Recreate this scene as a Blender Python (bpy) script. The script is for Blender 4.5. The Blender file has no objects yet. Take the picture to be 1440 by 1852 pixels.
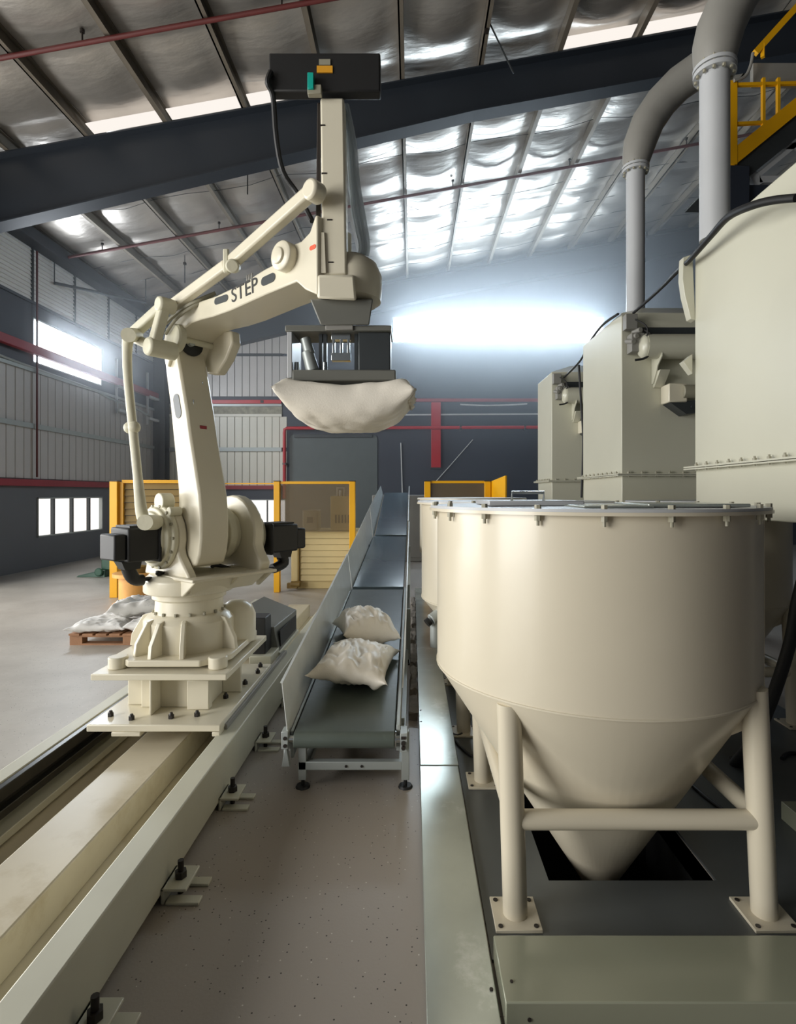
import bpy, bmesh, math, random
from mathutils import Vector, Matrix, noise

C = bpy.context.scene
COL = C.collection
random.seed(7)

# ------------------------------------------------------------------ camera, light, exposure
H = 1.6                     # camera height
FPX = 1000.0                # focal length in pixels of the 1440 x 1852 frame
VX, VY = 746.0, 893.0       # where the lines running away from the camera meet
cam_d = bpy.data.cameras.new('camera')
cam = bpy.data.objects.new('camera', cam_d)
COL.objects.link(cam)
cam.location = (0, 0, H)
cam.rotation_euler = (math.pi / 2, 0, 0)
cam_d.sensor_fit = 'HORIZONTAL'
cam_d.sensor_width = 36.0
cam_d.lens = 36.0 * FPX / 1440.0
cam_d.shift_x = (720 - VX) / 1440.0
cam_d.shift_y = (VY - 926) / 1440.0
cam_d.clip_start = 0.05
cam_d.clip_end = 200
C.camera = cam

w = bpy.data.worlds.new('world')
C.world = w
w.use_nodes = True
bg = w.node_tree.nodes['Background']
bg.inputs[0].default_value = (0.80, 0.90, 1.0, 1)
bg.inputs[1].default_value = 0.7

C.view_settings.view_transform = 'Standard'
C.view_settings.look = 'None'
C.view_settings.gamma = 1.0
C.view_settings.use_curve_mapping = False
C.view_settings.exposure = 0.22
C.cycles.max_bounces = 8
C.cycles.diffuse_bounces = 4
C.cycles.glossy_bounces = 4
C.cycles.transmission_bounces = 4
C.cycles.transparent_max_bounces = 12
C.cycles.volume_bounces = 1
C.cycles.sample_clamp_indirect = 4.0
C.cycles.use_denoising = True
try:
    C.cycles.denoiser = 'OPENIMAGEDENOISE'
except Exception:
    pass
C.cycles.caustics_reflective = False
C.cycles.caustics_refractive = False


def area(name, loc, rot, sx, sy, energy, color):
    d = bpy.data.lights.new(name, 'AREA')
    d.shape = 'RECTANGLE'
    d.size, d.size_y = sx, sy
    d.energy = energy
    d.color = color
    o = bpy.data.objects.new(name, d)
    o.location = loc
    o.rotation_euler = rot
    COL.objects.link(o)
    return o


R90 = math.pi / 2
# daylight through the two open doors in the left wall and through the window strips
area('daylight_near_door', (-8.35, -2.4, 2.7), (0, -R90, 0), 5.0, 5.8, 900, (1.0, 0.98, 0.935))
area('daylight_loading_door', (-8.35, 5.6, 2.3), (0, -R90, 0), 4.2, 5.2, 420, (1.0, 0.98, 0.94))
area('daylight_far_window', (2.7, 17.25, 6.75), (-R90, 0, 0), 6.4, 0.75, 420, (0.72, 0.87, 1.0))
area('daylight_left_window', (-7.7, 12.9, 4.85), (0, -R90, 0), 0.9, 2.4, 190, (0.85, 0.92, 1.0))


# ------------------------------------------------------------------ helpers
def srgb(r, g, b):
    f = lambda c: c / 12.92 if c <= 0.04045 else ((c + 0.055) / 1.055) ** 2.4
    return (f(r / 255), f(g / 255), f(b / 255), 1)


def paint(name, rgb, rough=0.45, metal=0.0, var=0.08, scale=3.0, bump=0.0, bscale=60.0, alpha=None, coat=0.0, dirt=None, dscale=1.5, dlo=0.5, dhi=0.7):
    m = bpy.data.materials.new(name)
    m.use_nodes = True
    nt = m.node_tree
    b = nt.nodes['Principled BSDF']
    c = srgb(*rgb)
    tc = nt.nodes.new('ShaderNodeTexCoord')
    n = nt.nodes.new('ShaderNodeTexNoise')
    n.inputs['Scale'].default_value = scale
    n.inputs['Detail'].default_value = 4
    nt.links.new(tc.outputs['Object'], n.inputs['Vector'])
    r = nt.nodes.new('ShaderNodeValToRGB')
    r.color_ramp.elements[0].position = 0.3
    r.color_ramp.elements[1].position = 0.7
    r.color_ramp.elements[0].color = tuple(x * (1 - var) for x in c[:3]) + (1,)
    r.color_ramp.elements[1].color = tuple(min(1, x * (1 + var)) for x in c[:3]) + (1,)
    nt.links.new(n.outputs['Fac'], r.inputs['Fac'])
    last = r.outputs['Color']
    if dirt:
        n2 = nt.nodes.new('ShaderNodeTexNoise')
        n2.inputs['Scale'].default_value = dscale
        n2.inputs['Detail'].default_value = 8
        n2.inputs['Roughness'].default_value = 0.7
        nt.links.new(tc.outputs['Object'], n2.inputs['Vector'])
        r2 = nt.nodes.new('ShaderNodeValToRGB')
        r2.color_ramp.elements[0].position = dlo
        r2.color_ramp.elements[1].position = dhi
        nt.links.new(n2.outputs['Fac'], r2.inputs['Fac'])
        mx = nt.nodes.new('ShaderNodeMix')
        mx.data_type = 'RGBA'
        nt.links.new(r2.outputs['Color'], mx.inputs['Factor'])
        nt.links.new(last, mx.inputs['A'])
        mx.inputs['B'].default_value = srgb(*dirt)
        last = mx.outputs['Result']
    nt.links.new(last, b.inputs['Base Color'])
    b.inputs['Roughness'].default_value = rough
    b.inputs['Metallic'].default_value = metal
    if coat:
        b.inputs['Coat Weight'].default_value = coat
        b.inputs['Coat Roughness'].default_value = 0.15
    if bump:
        n3 = nt.nodes.new('ShaderNodeTexNoise')
        n3.inputs['Scale'].default_value = bscale
        n3.inputs['Detail'].default_value = 3
        nt.links.new(tc.outputs['Object'], n3.inputs['Vector'])
        bp = nt.nodes.new('ShaderNodeBump')
        bp.inputs['Strength'].default_value = bump
        bp.inputs['Distance'].default_value = 0.01
        nt.links.new(n3.outputs['Fac'], bp.inputs['Height'])
        nt.links.new(bp.outputs['Normal'], b.inputs['Normal'])
    if alpha is not None:
        b.inputs['Alpha'].default_value = alpha
    return m


def emit(name, rgb, strength):
    m = bpy.data.materials.new(name)
    m.use_nodes = True
    nt = m.node_tree
    nt.nodes.remove(nt.nodes['Principled BSDF'])
    e = nt.nodes.new('ShaderNodeEmission')
    e.inputs[0].default_value = tuple(rgb) + (1,)
    e.inputs[1].default_value = strength
    nt.links.new(e.outputs[0], nt.nodes['Material Output'].inputs[0])
    return m


def floor_mat():
    m = paint('floor_concrete', (176, 170, 160), 0.40, var=0.10, scale=0.9, dirt=(150, 142, 132), dscale=0.8, dlo=0.42, dhi=0.72, bump=0.06, bscale=90)
    nt = m.node_tree
    b = nt.nodes['Principled BSDF']
    src = b.inputs['Base Color'].links[0].from_socket
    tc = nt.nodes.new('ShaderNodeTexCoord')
    # darker tone right of the track, its edge broken up by noise
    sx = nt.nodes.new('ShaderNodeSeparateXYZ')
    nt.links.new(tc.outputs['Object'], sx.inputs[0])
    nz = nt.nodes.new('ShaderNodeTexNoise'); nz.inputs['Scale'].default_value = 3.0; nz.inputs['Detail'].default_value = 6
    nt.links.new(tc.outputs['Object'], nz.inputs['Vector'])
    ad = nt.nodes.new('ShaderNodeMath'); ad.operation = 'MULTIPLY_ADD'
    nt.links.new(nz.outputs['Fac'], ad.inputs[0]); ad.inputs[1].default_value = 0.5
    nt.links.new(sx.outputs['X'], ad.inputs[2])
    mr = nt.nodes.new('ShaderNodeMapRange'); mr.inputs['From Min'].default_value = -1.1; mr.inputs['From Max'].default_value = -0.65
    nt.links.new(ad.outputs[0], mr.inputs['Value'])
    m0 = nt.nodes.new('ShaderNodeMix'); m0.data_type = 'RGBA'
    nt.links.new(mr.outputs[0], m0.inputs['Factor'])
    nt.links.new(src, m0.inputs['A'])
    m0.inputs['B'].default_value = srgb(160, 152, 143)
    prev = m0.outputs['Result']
    for sc, lo, col, thr in ((55, 0.10, (52, 46, 42), 0.62), (38, 0.07, (205, 200, 192), 0.66)):
        v = nt.nodes.new('ShaderNodeTexVoronoi')
        v.inputs['Scale'].default_value = sc
        v.inputs['Randomness'].default_value = 1.0
        nt.links.new(tc.outputs['Object'], v.inputs['Vector'])
        lt = nt.nodes.new('ShaderNodeMath'); lt.operation = 'LESS_THAN'
        lt.inputs[1].default_value = lo * 1.6
        nt.links.new(v.outputs['Distance'], lt.inputs[0])
        sp = nt.nodes.new('ShaderNodeSeparateColor')
        nt.links.new(v.outputs['Color'], sp.inputs[0])
        gt = nt.nodes.new('ShaderNodeMath'); gt.operation = 'GREATER_THAN'
        gt.inputs[1].default_value = thr + 0.12
        nt.links.new(sp.outputs[0], gt.inputs[0])
        mu = nt.nodes.new('ShaderNodeMath'); mu.operation = 'MULTIPLY'
        nt.links.new(lt.outputs[0], mu.inputs[0]); nt.links.new(gt.outputs[0], mu.inputs[1])
        mx = nt.nodes.new('ShaderNodeMix'); mx.data_type = 'RGBA'
        nt.links.new(mu.outputs[0], mx.inputs['Factor'])
        nt.links.new(prev, mx.inputs['A'])
        mx.inputs['B'].default_value = srgb(*col)
        prev = mx.outputs['Result']
    nt.links.new(prev, b.inputs['Base Color'])
    return m


def clear_mat(name, rgb, alpha, rough=0.1):
    m = paint(name, rgb, rough, var=0.03, alpha=alpha)
    return m


M = {}
M['cream'] = paint('cream_robot_paint', (219, 212, 191), 0.38, var=0.03, coat=0.2)
M['cream_dull'] = paint('cream_casting_paint', (208, 204, 182), 0.5, var=0.06, scale=8, bump=0.15, bscale=40)
M['hopper'] = paint('beige_tank_paint', (206, 197, 176), 0.33, var=0.03, scale=1.5, coat=0.25)
M['tank'] = paint('pale_green_beige_paint', (198, 196, 178), 0.33, var=0.03, scale=1.5, coat=0.2)
M['rail'] = paint('track_beam_paint', (200, 198, 180), 0.42, var=0.05)
M['rail_floor'] = paint('track_pan_paint', (212, 202, 178), 0.33, var=0.05, dirt=(184, 168, 132), dscale=2.5, dlo=0.55, dhi=0.8)
M['dark_rail'] = paint('oiled_dark_steel', (58, 56, 50), 0.3, metal=0.6, var=0.15, scale=12)
M['grey_metal'] = paint('light_grey_metal', (168, 174, 172), 0.4, metal=0.2, var=0.05)
M['guard'] = paint('brushed_guard_steel', (222, 226, 224), 0.36, metal=0.1, var=0.05, scale=6)
M['belt'] = paint('dark_green_belt', (84, 92, 86), 0.34, var=0.08, scale=5, dirt=(120, 128, 124), dscale=3, dlo=0.55, dhi=0.85)
M['belt_blue'] = paint('blue_grey_belt', (96, 114, 124), 0.22, var=0.08, scale=3)
M['black'] = paint('black_plastic', (22, 22, 23), 0.55, var=0.1)
M['dark'] = paint('dark_slate_metal', (62, 66, 68), 0.4, metal=0.3, var=0.1)
M['housing'] = paint('dark_grey_sheet', (104, 104, 97), 0.45, var=0.06)
M['navy'] = paint('navy_steel', (40, 46, 58), 0.55, var=0.1, scale=1)
M['chrome'] = paint('bright_steel', (200, 205, 205), 0.2, metal=1.0, var=0.05)
M['bolt'] = paint('black_bolt', (38, 32, 28), 0.5, var=0.1)
M['yellow'] = paint('safety_yellow', (232, 170, 4), 0.42, var=0.05)
M['khaki'] = paint('khaki_slat', (136, 112, 60), 0.5, var=0.06)
M['cream_slat'] = paint('sand_slat', (216, 196, 142), 0.45, var=0.05)
M['red'] = paint('red_pipe_paint', (186, 30, 42), 0.4, var=0.06)
M['dull_red'] = paint('dull_red_paint', (150, 44, 54), 0.5, var=0.08)
M['sprinkler'] = paint('dark_red_pipe', (96, 40, 38), 0.5, var=0.1)
M['corr'] = paint('grey_sheet', (190, 186, 182), 0.42, metal=0.1, var=0.07, scale=0.8)
M['corr_pale'] = paint('pale_sheet', (222, 218, 204), 0.42, var=0.05, scale=1)
M['louvre'] = paint('white_louvre', (238, 236, 232), 0.5, var=0.04)
M['wall_dark'] = paint('slate_wall_paint', (78, 82, 90), 0.55, var=0.06, scale=0.6)
M['wall_navy'] = paint('dark_navy_wall', (56, 62, 74), 0.5, var=0.08, scale=0.5)
M['wainscot'] = paint('charcoal_wall_paint', (100, 102, 106), 0.5, var=0.05, scale=0.7)
M['purlin'] = paint('purlin_steel', (122, 114, 102), 0.5, metal=0.3, var=0.12, scale=2)
M['rafter'] = paint('rafter_navy', (38, 44, 52), 0.5, var=0.08, scale=1)
M['duct'] = paint('grey_duct', (136, 134, 128), 0.5, var=0.05)
M['pipe'] = paint('pale_grey_pipe', (182, 184, 186), 0.38, var=0.03)
M['plate'] = paint('dark_floor_plate', (98, 102, 102), 0.4, metal=0.35, var=0.08, scale=2)
M['galv'] = paint('galvanised_cover', (178, 184, 176), 0.24, metal=0.5, var=0.08, scale=4, dirt=(214, 218, 214), dscale=2.0, dlo=0.58, dhi=0.72)
M['cover'] = paint('green_grey_cover', (150, 152, 132), 0.2, metal=0.1, var=0.03, scale=1.5, coat=0.5)
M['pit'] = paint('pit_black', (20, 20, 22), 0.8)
M['wood'] = paint('pallet_wood', (158, 116, 84), 0.7, var=0.2, scale=6, bump=0.2)
M['sack'] = paint('white_woven_sack', (236, 229, 215), 0.42, var=0.05, scale=6, bump=0.12, bscale=140)
M['sack_dirty'] = paint('dusty_woven_sack', (222, 220, 216), 0.6, var=0.08, scale=7, dirt=(150, 152, 152), dscale=6, dlo=0.55, dhi=0.75)
M['concrete'] = paint('rough_concrete', (128, 122, 114), 0.85, var=0.2, scale=14, bump=0.5, bscale=25)
M['green'] = paint('dark_green_enamel', (44, 84, 66), 0.45, var=0.1)
M['amber'] = paint('amber_cardboard', (226, 168, 92), 0.5, var=0.12, scale=5)
M['acrylic'] = clear_mat('smoky_acrylic', (120, 104, 78), 0.5)
M['clear_hose'] = clear_mat('clear_hose_wrap', (190, 200, 205), 0.55, 0.2)
M['orange'] = paint('orange_sticker', (228, 92, 58), 0.5)
M['teal'] = paint('teal_plastic', (16, 168, 152), 0.4)
M['amber_label'] = paint('amber_label', (226, 160, 40), 0.5)
M['grey_label'] = paint('grey_label', (150, 146, 128), 0.5)
M['grime'] = paint('grimy_sheet', (150, 146, 128), 0.6, var=0.3, scale=8)
M['shutter'] = paint('grey_shutter', (88, 96, 96), 0.45, var=0.05)
M['window_glow'] = emit('daylit_window', (0.86, 0.94, 1.0), 5.0)
M['window_soft'] = emit('daylit_low_window', (1.0, 0.95, 0.90), 1.15)
M['foil_glow'] = emit('bright_foil_glow', (1.0, 0.93, 0.86), 0.85)  # glow put in for the bright patches of foil above the rafter
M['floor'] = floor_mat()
M['letter'] = paint('black_lettering', (30, 30, 28), 0.5)
M['conduit'] = paint('white_conduit', (205, 208, 208), 0.45)


def foil_mat():
    m = paint('foil_insulation', (192, 186, 178), 0.36, metal=0.7, var=0.10, scale=1.6)
    nt = m.node_tree
    b = nt.nodes['Principled BSDF']
    tc = nt.nodes.new('ShaderNodeTexCoord')
    mp = nt.nodes.new('ShaderNodeMapping')
    mp.inputs['Scale'].default_value = (0.9, 2.4, 1)
    nt.links.new(tc.outputs['Object'], mp.inputs['Vector'])
    n = nt.nodes.new('ShaderNodeTexNoise')
    n.inputs['Scale'].default_value = 1.8
    n.inputs['Detail'].default_value = 5
    nt.links.new(mp.outputs[0], n.inputs['Vector'])
    bp = nt.nodes.new('ShaderNodeBump')
    bp.inputs['Strength'].default_value = 0.25
    bp.inputs['Distance'].default_value = 0.08
    nt.links.new(n.outputs['Fac'], bp.inputs['Height'])
    nt.links.new(bp.outputs['Normal'], b.inputs['Normal'])
    return m


M['foil'] = foil_mat()


def P(px, py, Y):
    """The point at depth Y behind a pixel of the photograph."""
    return Vector(((px - VX) / FPX * Y, Y, H - (py - VY) / FPX * Y))


class MB:
    def __init__(self):
        self.bm = bmesh.new()

    def box(self, a, b, rot=None, pivot=None):
        """axis-aligned box between corners a and b, optionally turned about its centre"""
        a, b = Vector(a), Vector(b)
        c = (a + b) / 2
        s = b - a
        mat = Matrix.Translation(c)
        if rot is not None:
            p = Vector(pivot) if pivot is not None else c
            mat = Matrix.Translation(p) @ rot.to_4x4() @ Matrix.Translation(c - p)
        r = bmesh.ops.create_cube(self.bm, size=1)
        bmesh.ops.transform(self.bm, matrix=mat @ Matrix.Diagonal((abs(s.x), abs(s.y), abs(s.z), 1)), verts=r['verts'])
        return self

    def hexa(self, lo, hi):
        """solid from two loops of points (lower, upper)"""
        v0 = [self.bm.verts.new(p) for p in lo]
        v1 = [self.bm.verts.new(p) for p in hi]
        n = len(lo)
        self.bm.faces.new(v0[::-1]); self.bm.faces.new(v1)
        for i in range(n):
            self.bm.faces.new((v0[i], v0[(i + 1) % n], v1[(i + 1) % n], v1[i]))
        return self

    def prism(self, pts, vec):
        vec = Vector(vec)
        return self.hexa([Vector(p) for p in pts], [Vector(p) + vec for p in pts])

    def cyl(self, p0, p1, r0, r1=None, n=20, caps=True):
        p0, p1 = Vector(p0), Vector(p1)
        r1 = r0 if r1 is None else r1
        d = p1 - p0
        q = d.to_track_quat('Z', 'Y').to_matrix()
        A, B = [], []
        for i in range(n):
            t = 2 * math.pi * i / n
            e = q @ Vector((math.cos(t), math.sin(t), 0))
            A.append(self.bm.verts.new(p0 + e * r0))
            B.append(self.bm.verts.new(p1 + e * r1))
        for i in range(n):
            j = (i + 1) % n
            self.bm.faces.new((A[i], A[j], B[j], B[i]))
        if caps:
            self.bm.faces.new(A[::-1]); self.bm.faces.new(B)
        return self

    def lathe(self, prof, c=(0, 0, 0), axis=None, n=48):
        """closed profile of (radius, height) turned about an axis through c"""
        c = Vector(c)
        q = Matrix.Identity(3) if axis is None else Vector(axis).to_track_quat('Z', 'Y').to_matrix()
        rings = []
        for r, z in prof:
            if r < 1e-6:
                rings.append([self.bm.verts.new(c + q @ Vector((0, 0, z)))])
            else:
                rings.append([self.bm.verts.new(c + q @ Vector((r * math.cos(2 * math.pi * i / n), r * math.sin(2 * math.pi * i / n), z))) for i in range(n)])
        for a, b in zip(rings, rings[1:]):
            for i in range(n):
                j = (i + 1) % n
                if len(a) == 1 and len(b) == 1:
                    continue
                if len(a) == 1:
                    self.bm.faces.new((a[0], b[j], b[i]))
                elif len(b) == 1:
                    self.bm.faces.new((a[i], a[j], b[0]))
                else:
                    self.bm.faces.new((a[i], a[j], b[j], b[i]))
        return self

    def tube(self, pts, r, n=10, smooth=0):
        pts = [Vector(p) for p in pts]
        rs = list(r) if isinstance(r, (list, tuple)) else [r] * len(pts)
        if smooth:
            op, orr = [], []
            N = len(pts)
            for i in range(N - 1):
                p0, p1, p2, p3 = pts[max(0, i - 1)], pts[i], pts[i + 1], pts[min(N - 1, i + 2)]
                for k in range(smooth):
                    t = k / smooth
                    op.append(0.5 * ((2 * p1) + (p2 - p0) * t + (2 * p0 - 5 * p1 + 4 * p2 - p3) * t * t + (3 * p1 - p0 - 3 * p2 + p3) * t ** 3))
                    orr.append(rs[i] * (1 - t) + rs[i + 1] * t)
            op.append(pts[-1]); orr.append(rs[-1])
            pts, rs = op, orr
        rings = []
        nrm = None
        for i, p in enumerate(pts):
            d = (pts[min(i + 1, len(pts) - 1)] - pts[max(i - 1, 0)]).normalized()
            if nrm is None:
                nrm = d.orthogonal().normalized()
            nrm = (nrm - d * nrm.dot(d))
            nrm = nrm.normalized() if nrm.length > 1e-6 else d.orthogonal().normalized()
            bn = d.cross(nrm)
            rings.append([self.bm.verts.new(p + (nrm * math.cos(2 * math.pi * k / n) + bn * math.sin(2 * math.pi * k / n)) * rs[i]) for k in range(n)])
        for a, b in zip(rings, rings[1:]):
            for k in range(n):
                j = (k + 1) % n
                self.bm.faces.new((a[k], a[j], b[j], b[k]))
        self.bm.faces.new(rings[0][::-1]); self.bm.faces.new(rings[-1])
        return self

    def bar(self, p0, p1, wx, wy, up=(0, 0, 1)):
        """rectangular bar from p0 to p1"""
        p0, p1 = Vector(p0), Vector(p1)
        d = (p1 - p0).normalized()
        s = d.cross(Vector(up))
        s = s.normalized() if s.length > 1e-5 else d.orthogonal().normalized()
        t = s.cross(d)
        o = [s * (sx * wx / 2) + t * (sy * wy / 2) for sx, sy in ((-1, -1), (1, -1), (1, 1), (-1, 1))]
        return self.hexa([p0 + e for e in o], [p1 + e for e in o])

    def sphere(self, c, r, sc=(1, 1, 1), sub=2):
        g = bmesh.ops.create_icosphere(self.bm, subdivisions=sub, radius=r)
        bmesh.ops.transform(self.bm, matrix=Matrix.Translation(Vector(c)) @ Matrix.Diagonal((*sc, 1)), verts=g['verts'])
        return self

    def build(self, name, mat, parent=None, bevel=0.0, ang=38, seg=2):
        bmesh.ops.recalc_face_normals(self.bm, faces=self.bm.faces[:])
        if parent is not None:
            off = -world_loc(parent)
            bmesh.ops.translate(self.bm, vec=off, verts=self.bm.verts[:])
        lim = math.radians(ang)
        for e in self.bm.edges:
            e.smooth = e.calc_face_angle(0) < lim
        for f in self.bm.faces:
            f.smooth = True
        me = bpy.data.meshes.new(name)
        self.bm.to_mesh(me)
        self.bm.free()
        me.materials.append(M[mat] if isinstance(mat, str) else mat)
        o = bpy.data.objects.new(name, me)
        COL.objects.link(o)
        if parent is not None:
            o.parent = parent
        if bevel:
            md = o.modifiers.new('edges', 'BEVEL')
            md.width = bevel
            md.segments = seg
            md.limit_method = 'ANGLE'
            md.angle_limit = math.radians(40)
            md.harden_normals = False
        return o


def world_loc(o):
    v = Vector((0, 0, 0))
    while o is not None:
        v += o.location
        o = o.parent
    return v


def tag(o, label, cat, group=None, kind=None):
    o['label'] = label
    o['category'] = cat
    if group:
        o['group'] = group
    if kind:
        o['kind'] = kind
    return o


def thing(name, loc, label, cat, group=None):
    o = bpy.data.objects.new(name, None)
    o.location = loc
    o.empty_display_size = 0.2
    COL.objects.link(o)
    return tag(o, label, cat, group)


def structure(o):
    o['kind'] = 'structure'
    return o


def dup(o, parent=None, dz=None):
    c = o.copy()
    COL.objects.link(c)
    if parent is not None:
        c.parent = parent
    for ch in list(o.children):
        dup(ch, c)
    return c


# ================================================================== SETTING
XL, XR, YB, YF = -8.0, 13.0, -6.0, 17.4
roof = lambda x: 8.54 + 0.18 * x
PX0, PY0, PX1, PY1 = 0.56, 2.27, 1.25, 2.96      # pit opening

# ---- floor with a pit opening
b = MB()
xs = [XL, PX0, PX1, XR]
ys = [YB, PY0, PY1, YF]
for i in range(3):
    for j in range(3):
        if i == 1 and j == 1:
            continue
        b.box((xs[i], ys[j], -0.12), (xs[i + 1], ys[j + 1], 0))
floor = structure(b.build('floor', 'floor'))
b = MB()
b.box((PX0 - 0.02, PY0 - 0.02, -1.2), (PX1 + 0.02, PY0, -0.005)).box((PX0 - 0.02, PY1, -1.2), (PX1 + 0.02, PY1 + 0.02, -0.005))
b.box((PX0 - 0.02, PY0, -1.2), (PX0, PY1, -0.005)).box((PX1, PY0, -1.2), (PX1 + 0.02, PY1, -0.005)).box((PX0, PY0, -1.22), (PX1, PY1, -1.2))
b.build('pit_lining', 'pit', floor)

# ---- ceiling foil
b = MB()
pur = [-0.19 + 1.27 * k for k in range(-6, 11)]
gx = [XL]
for a, c in zip([XL] + pur, pur + [XR]):
    for k in range(1, 6):
        x = a + (c - a) * k / 5
        if x > gx[-1] + 1e-3 and x <= XR + 1e-4:
            gx.append(x)
gy = [YB, -3, 0, 3, 5]
y = 5.4
while y < YF:
    gy.append(y)
    y += 0.085
gy.append(YF)
VV = []
for yy in gy:
    row = []
    for x in gx:
        d = min(abs(x - p) for p in pur)
        s = math.sin(math.pi * min(d / 1.27, 0.5))
        n0 = noise.noise(Vector((x * 0.5, yy * 0.9, 1.3)))
        n1 = noise.noise(Vector((x * 1.3, yy * 2.2, 4.1)))
        bay = math.floor((x - pur[0]) / 1.27)
        ph = (yy + 0.25 * n0 + 0.13 * noise.noise(Vector((bay * 1.7, 0.2, 0.4)))) / 1.25
        sag = -0.125 * (0.30 + 0.70 * s) * abs(math.sin(math.pi * ph)) ** 0.6 - 0.022 * s * n1 - 0.03 * s
        row.append(b.bm.verts.new((x, yy, roof(x) + sag)))
    VV.append(row)
for j in range(len(gy) - 1):
    for i in range(len(gx) - 1):
        b.bm.faces.new((VV[j][i], VV[j][i + 1], VV[j + 1][i + 1], VV[j + 1][i]))
ceiling = structure(b.build('ceiling', 'foil', ang=80))
# roof sheet above the foil
b = MB()
b.hexa([(XL - .3, YB - .3, roof(XL - .3) + .12), (XR, YB - .3, roof(XR) + .12), (XR, YF + .3, roof(XR) + .12), (XL - .3, YF + .3, roof(XL - .3) + .12)],
       [(XL - .3, YB - .3, roof(XL - .3) + .2), (XR, YB - .3, roof(XR) + .2), (XR, YF + .3, roof(XR) + .2), (XL - .3, YF + .3, roof(XL - .3) + .2)])
b.build('roof_sheet', 'corr', ceiling)
# purlins (C sections running away from the camera)
for p in pur:
    z = roof(p)
    b = MB()
    b.box((p - 0.012, YB, z - 0.25), (p + 0.012, YF, z - 0.035))
    b.box((p - 0.012, YB, z - 0.25), (p + 0.065, YF, z - 0.238))
    b.box((p - 0.012, YB, z - 0.047), (p + 0.065, YF, z - 0.035))
    b.build('purlin', 'purlin', ceiling)
# glowing strips added under the foil as its bright patches over the rafter
for a, c in zip(pur, pur[1:]):
    if -5.6 < a < -2.6 or 2.2 < a < 4:
        x0, x1 = a + 0.10, c - 0.06
        b = MB()
        b.hexa([(x0, 8.74, roof(x0) - 0.165), (x1, 8.74, roof(x1) - 0.165), (x1, 8.985, roof(x1) - 0.165), (x0, 8.985, roof(x0) - 0.165)],
               [(x0, 8.74, roof(x0) - 0.15), (x1, 8.74, roof(x1) - 0.15), (x1, 8.985, roof(x1) - 0.15), (x0, 8.985, roof(x0) - 0.15)])
        b.build('foil_glow_strip', 'foil_glow', ceiling)
# wires that hold the foil
b = MB()
for yy in (10.2, 11.1, 13.3, 14.4, 15.4, 16.4):
    b.tube([(x, yy + 0.08 * math.sin(x * 3), roof(x) - 0.11 - 0.03 * (i % 2)) for i, x in enumerate([XL + 0.3 + 0.635 * k for k in range(32)])], 0.006, 5)
wires = b.build('foil_support_wires', 'dark', ceiling)

# ---- rafters: tapered I beams across the hall
def rafter(yc):
    top = lambda x: roof(x) - 0.27
    dep = lambda x: 1.18 - 0.055 * (x - XL) if x < 1 else 0.685
    b = MB()
    X = [XL + 0.25, -5, -2.5, 0, 1, 5, 9, XR]
    for x0, x1 in zip(X, X[1:]):
        for lo, hi, hw in ((lambda x: top(x) - dep(x), lambda x: top(x), 0.008),
                           (lambda x: top(x) - 0.022, lambda x: top(x), 0.14),
                           (lambda x: top(x) - dep(x) - 0.022, lambda x: top(x) - dep(x), 0.14)):
            b.hexa([(x0, yc - hw, lo(x0)), (x1, yc - hw, lo(x1)), (x1, yc + hw, lo(x1)), (x0, yc + hw, lo(x0))],
                   [(x0, yc - hw, hi(x0)), (x1, yc - hw, hi(x1)), (x1, yc + hw, hi(x1)), (x0, yc + hw, hi(x0))])
    return b


structure(rafter(9.0).build('beam_rafter', 'rafter'))
structure(rafter(17.2).build('beam_gable_rafter', 'rafter'))

b = MB()
b.box((-7.98, 8.86, 0), (-7.96, 9.14, 6.85)).box((-7.64, 8.86, 0), (-7.62, 9.14, 6.85)).box((-7.98, 8.99, 0), (-7.62, 9.01, 6.85))
structure(b.build('column_rafter', 'rafter'))

# ---- left wall
WZ = [(0, 1.74), (1.90, 4.18), (4.18, 5.60)]
LW0, LW1 = 9.1, YF        # the loading door is in front of this stretch
b = MB()
yw0, yw1, zw0, zw1 = 11.62, 14.2, 4.36, 5.32       # high window
yl0, yl1, zl0, zl1 = 11.78, 14.25, 0.67, 1.52      # low window
def wall_cut(b, x0, x1, y0, y1, z0, z1, holes):
    """wall slab in the YZ plane with rectangular holes"""
    yy = sorted({y0, y1, *[h[0] for h in holes], *[h[1] for h in holes]})
    zz = sorted({z0, z1, *[h[2] for h in holes], *[h[3] for h in holes]})
    for ya, yb in zip(yy, yy[1:]):
        for za, zb in zip(zz, zz[1:]):
            m = ((ya + yb) / 2, (za + zb) / 2)
            if any(h[0] < m[0] < h[1] and h[2] < m[1] < h[3] for h in holes):
                continue
            b.box((x0, ya, za), (x1, yb, zb))
wall_cut(b, XL - 0.12, XL, YB, YF, 0, 7.25, [(yw0, yw1, zw0, zw1), (yl0, yl1, zl0, zl1), (2.9, 8.4, 0.0, 4.6), (-5.4, 0.6, 0.0, 5.4)])
wall_left = structure(b.build('wall_left', 'wainscot'))
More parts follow.
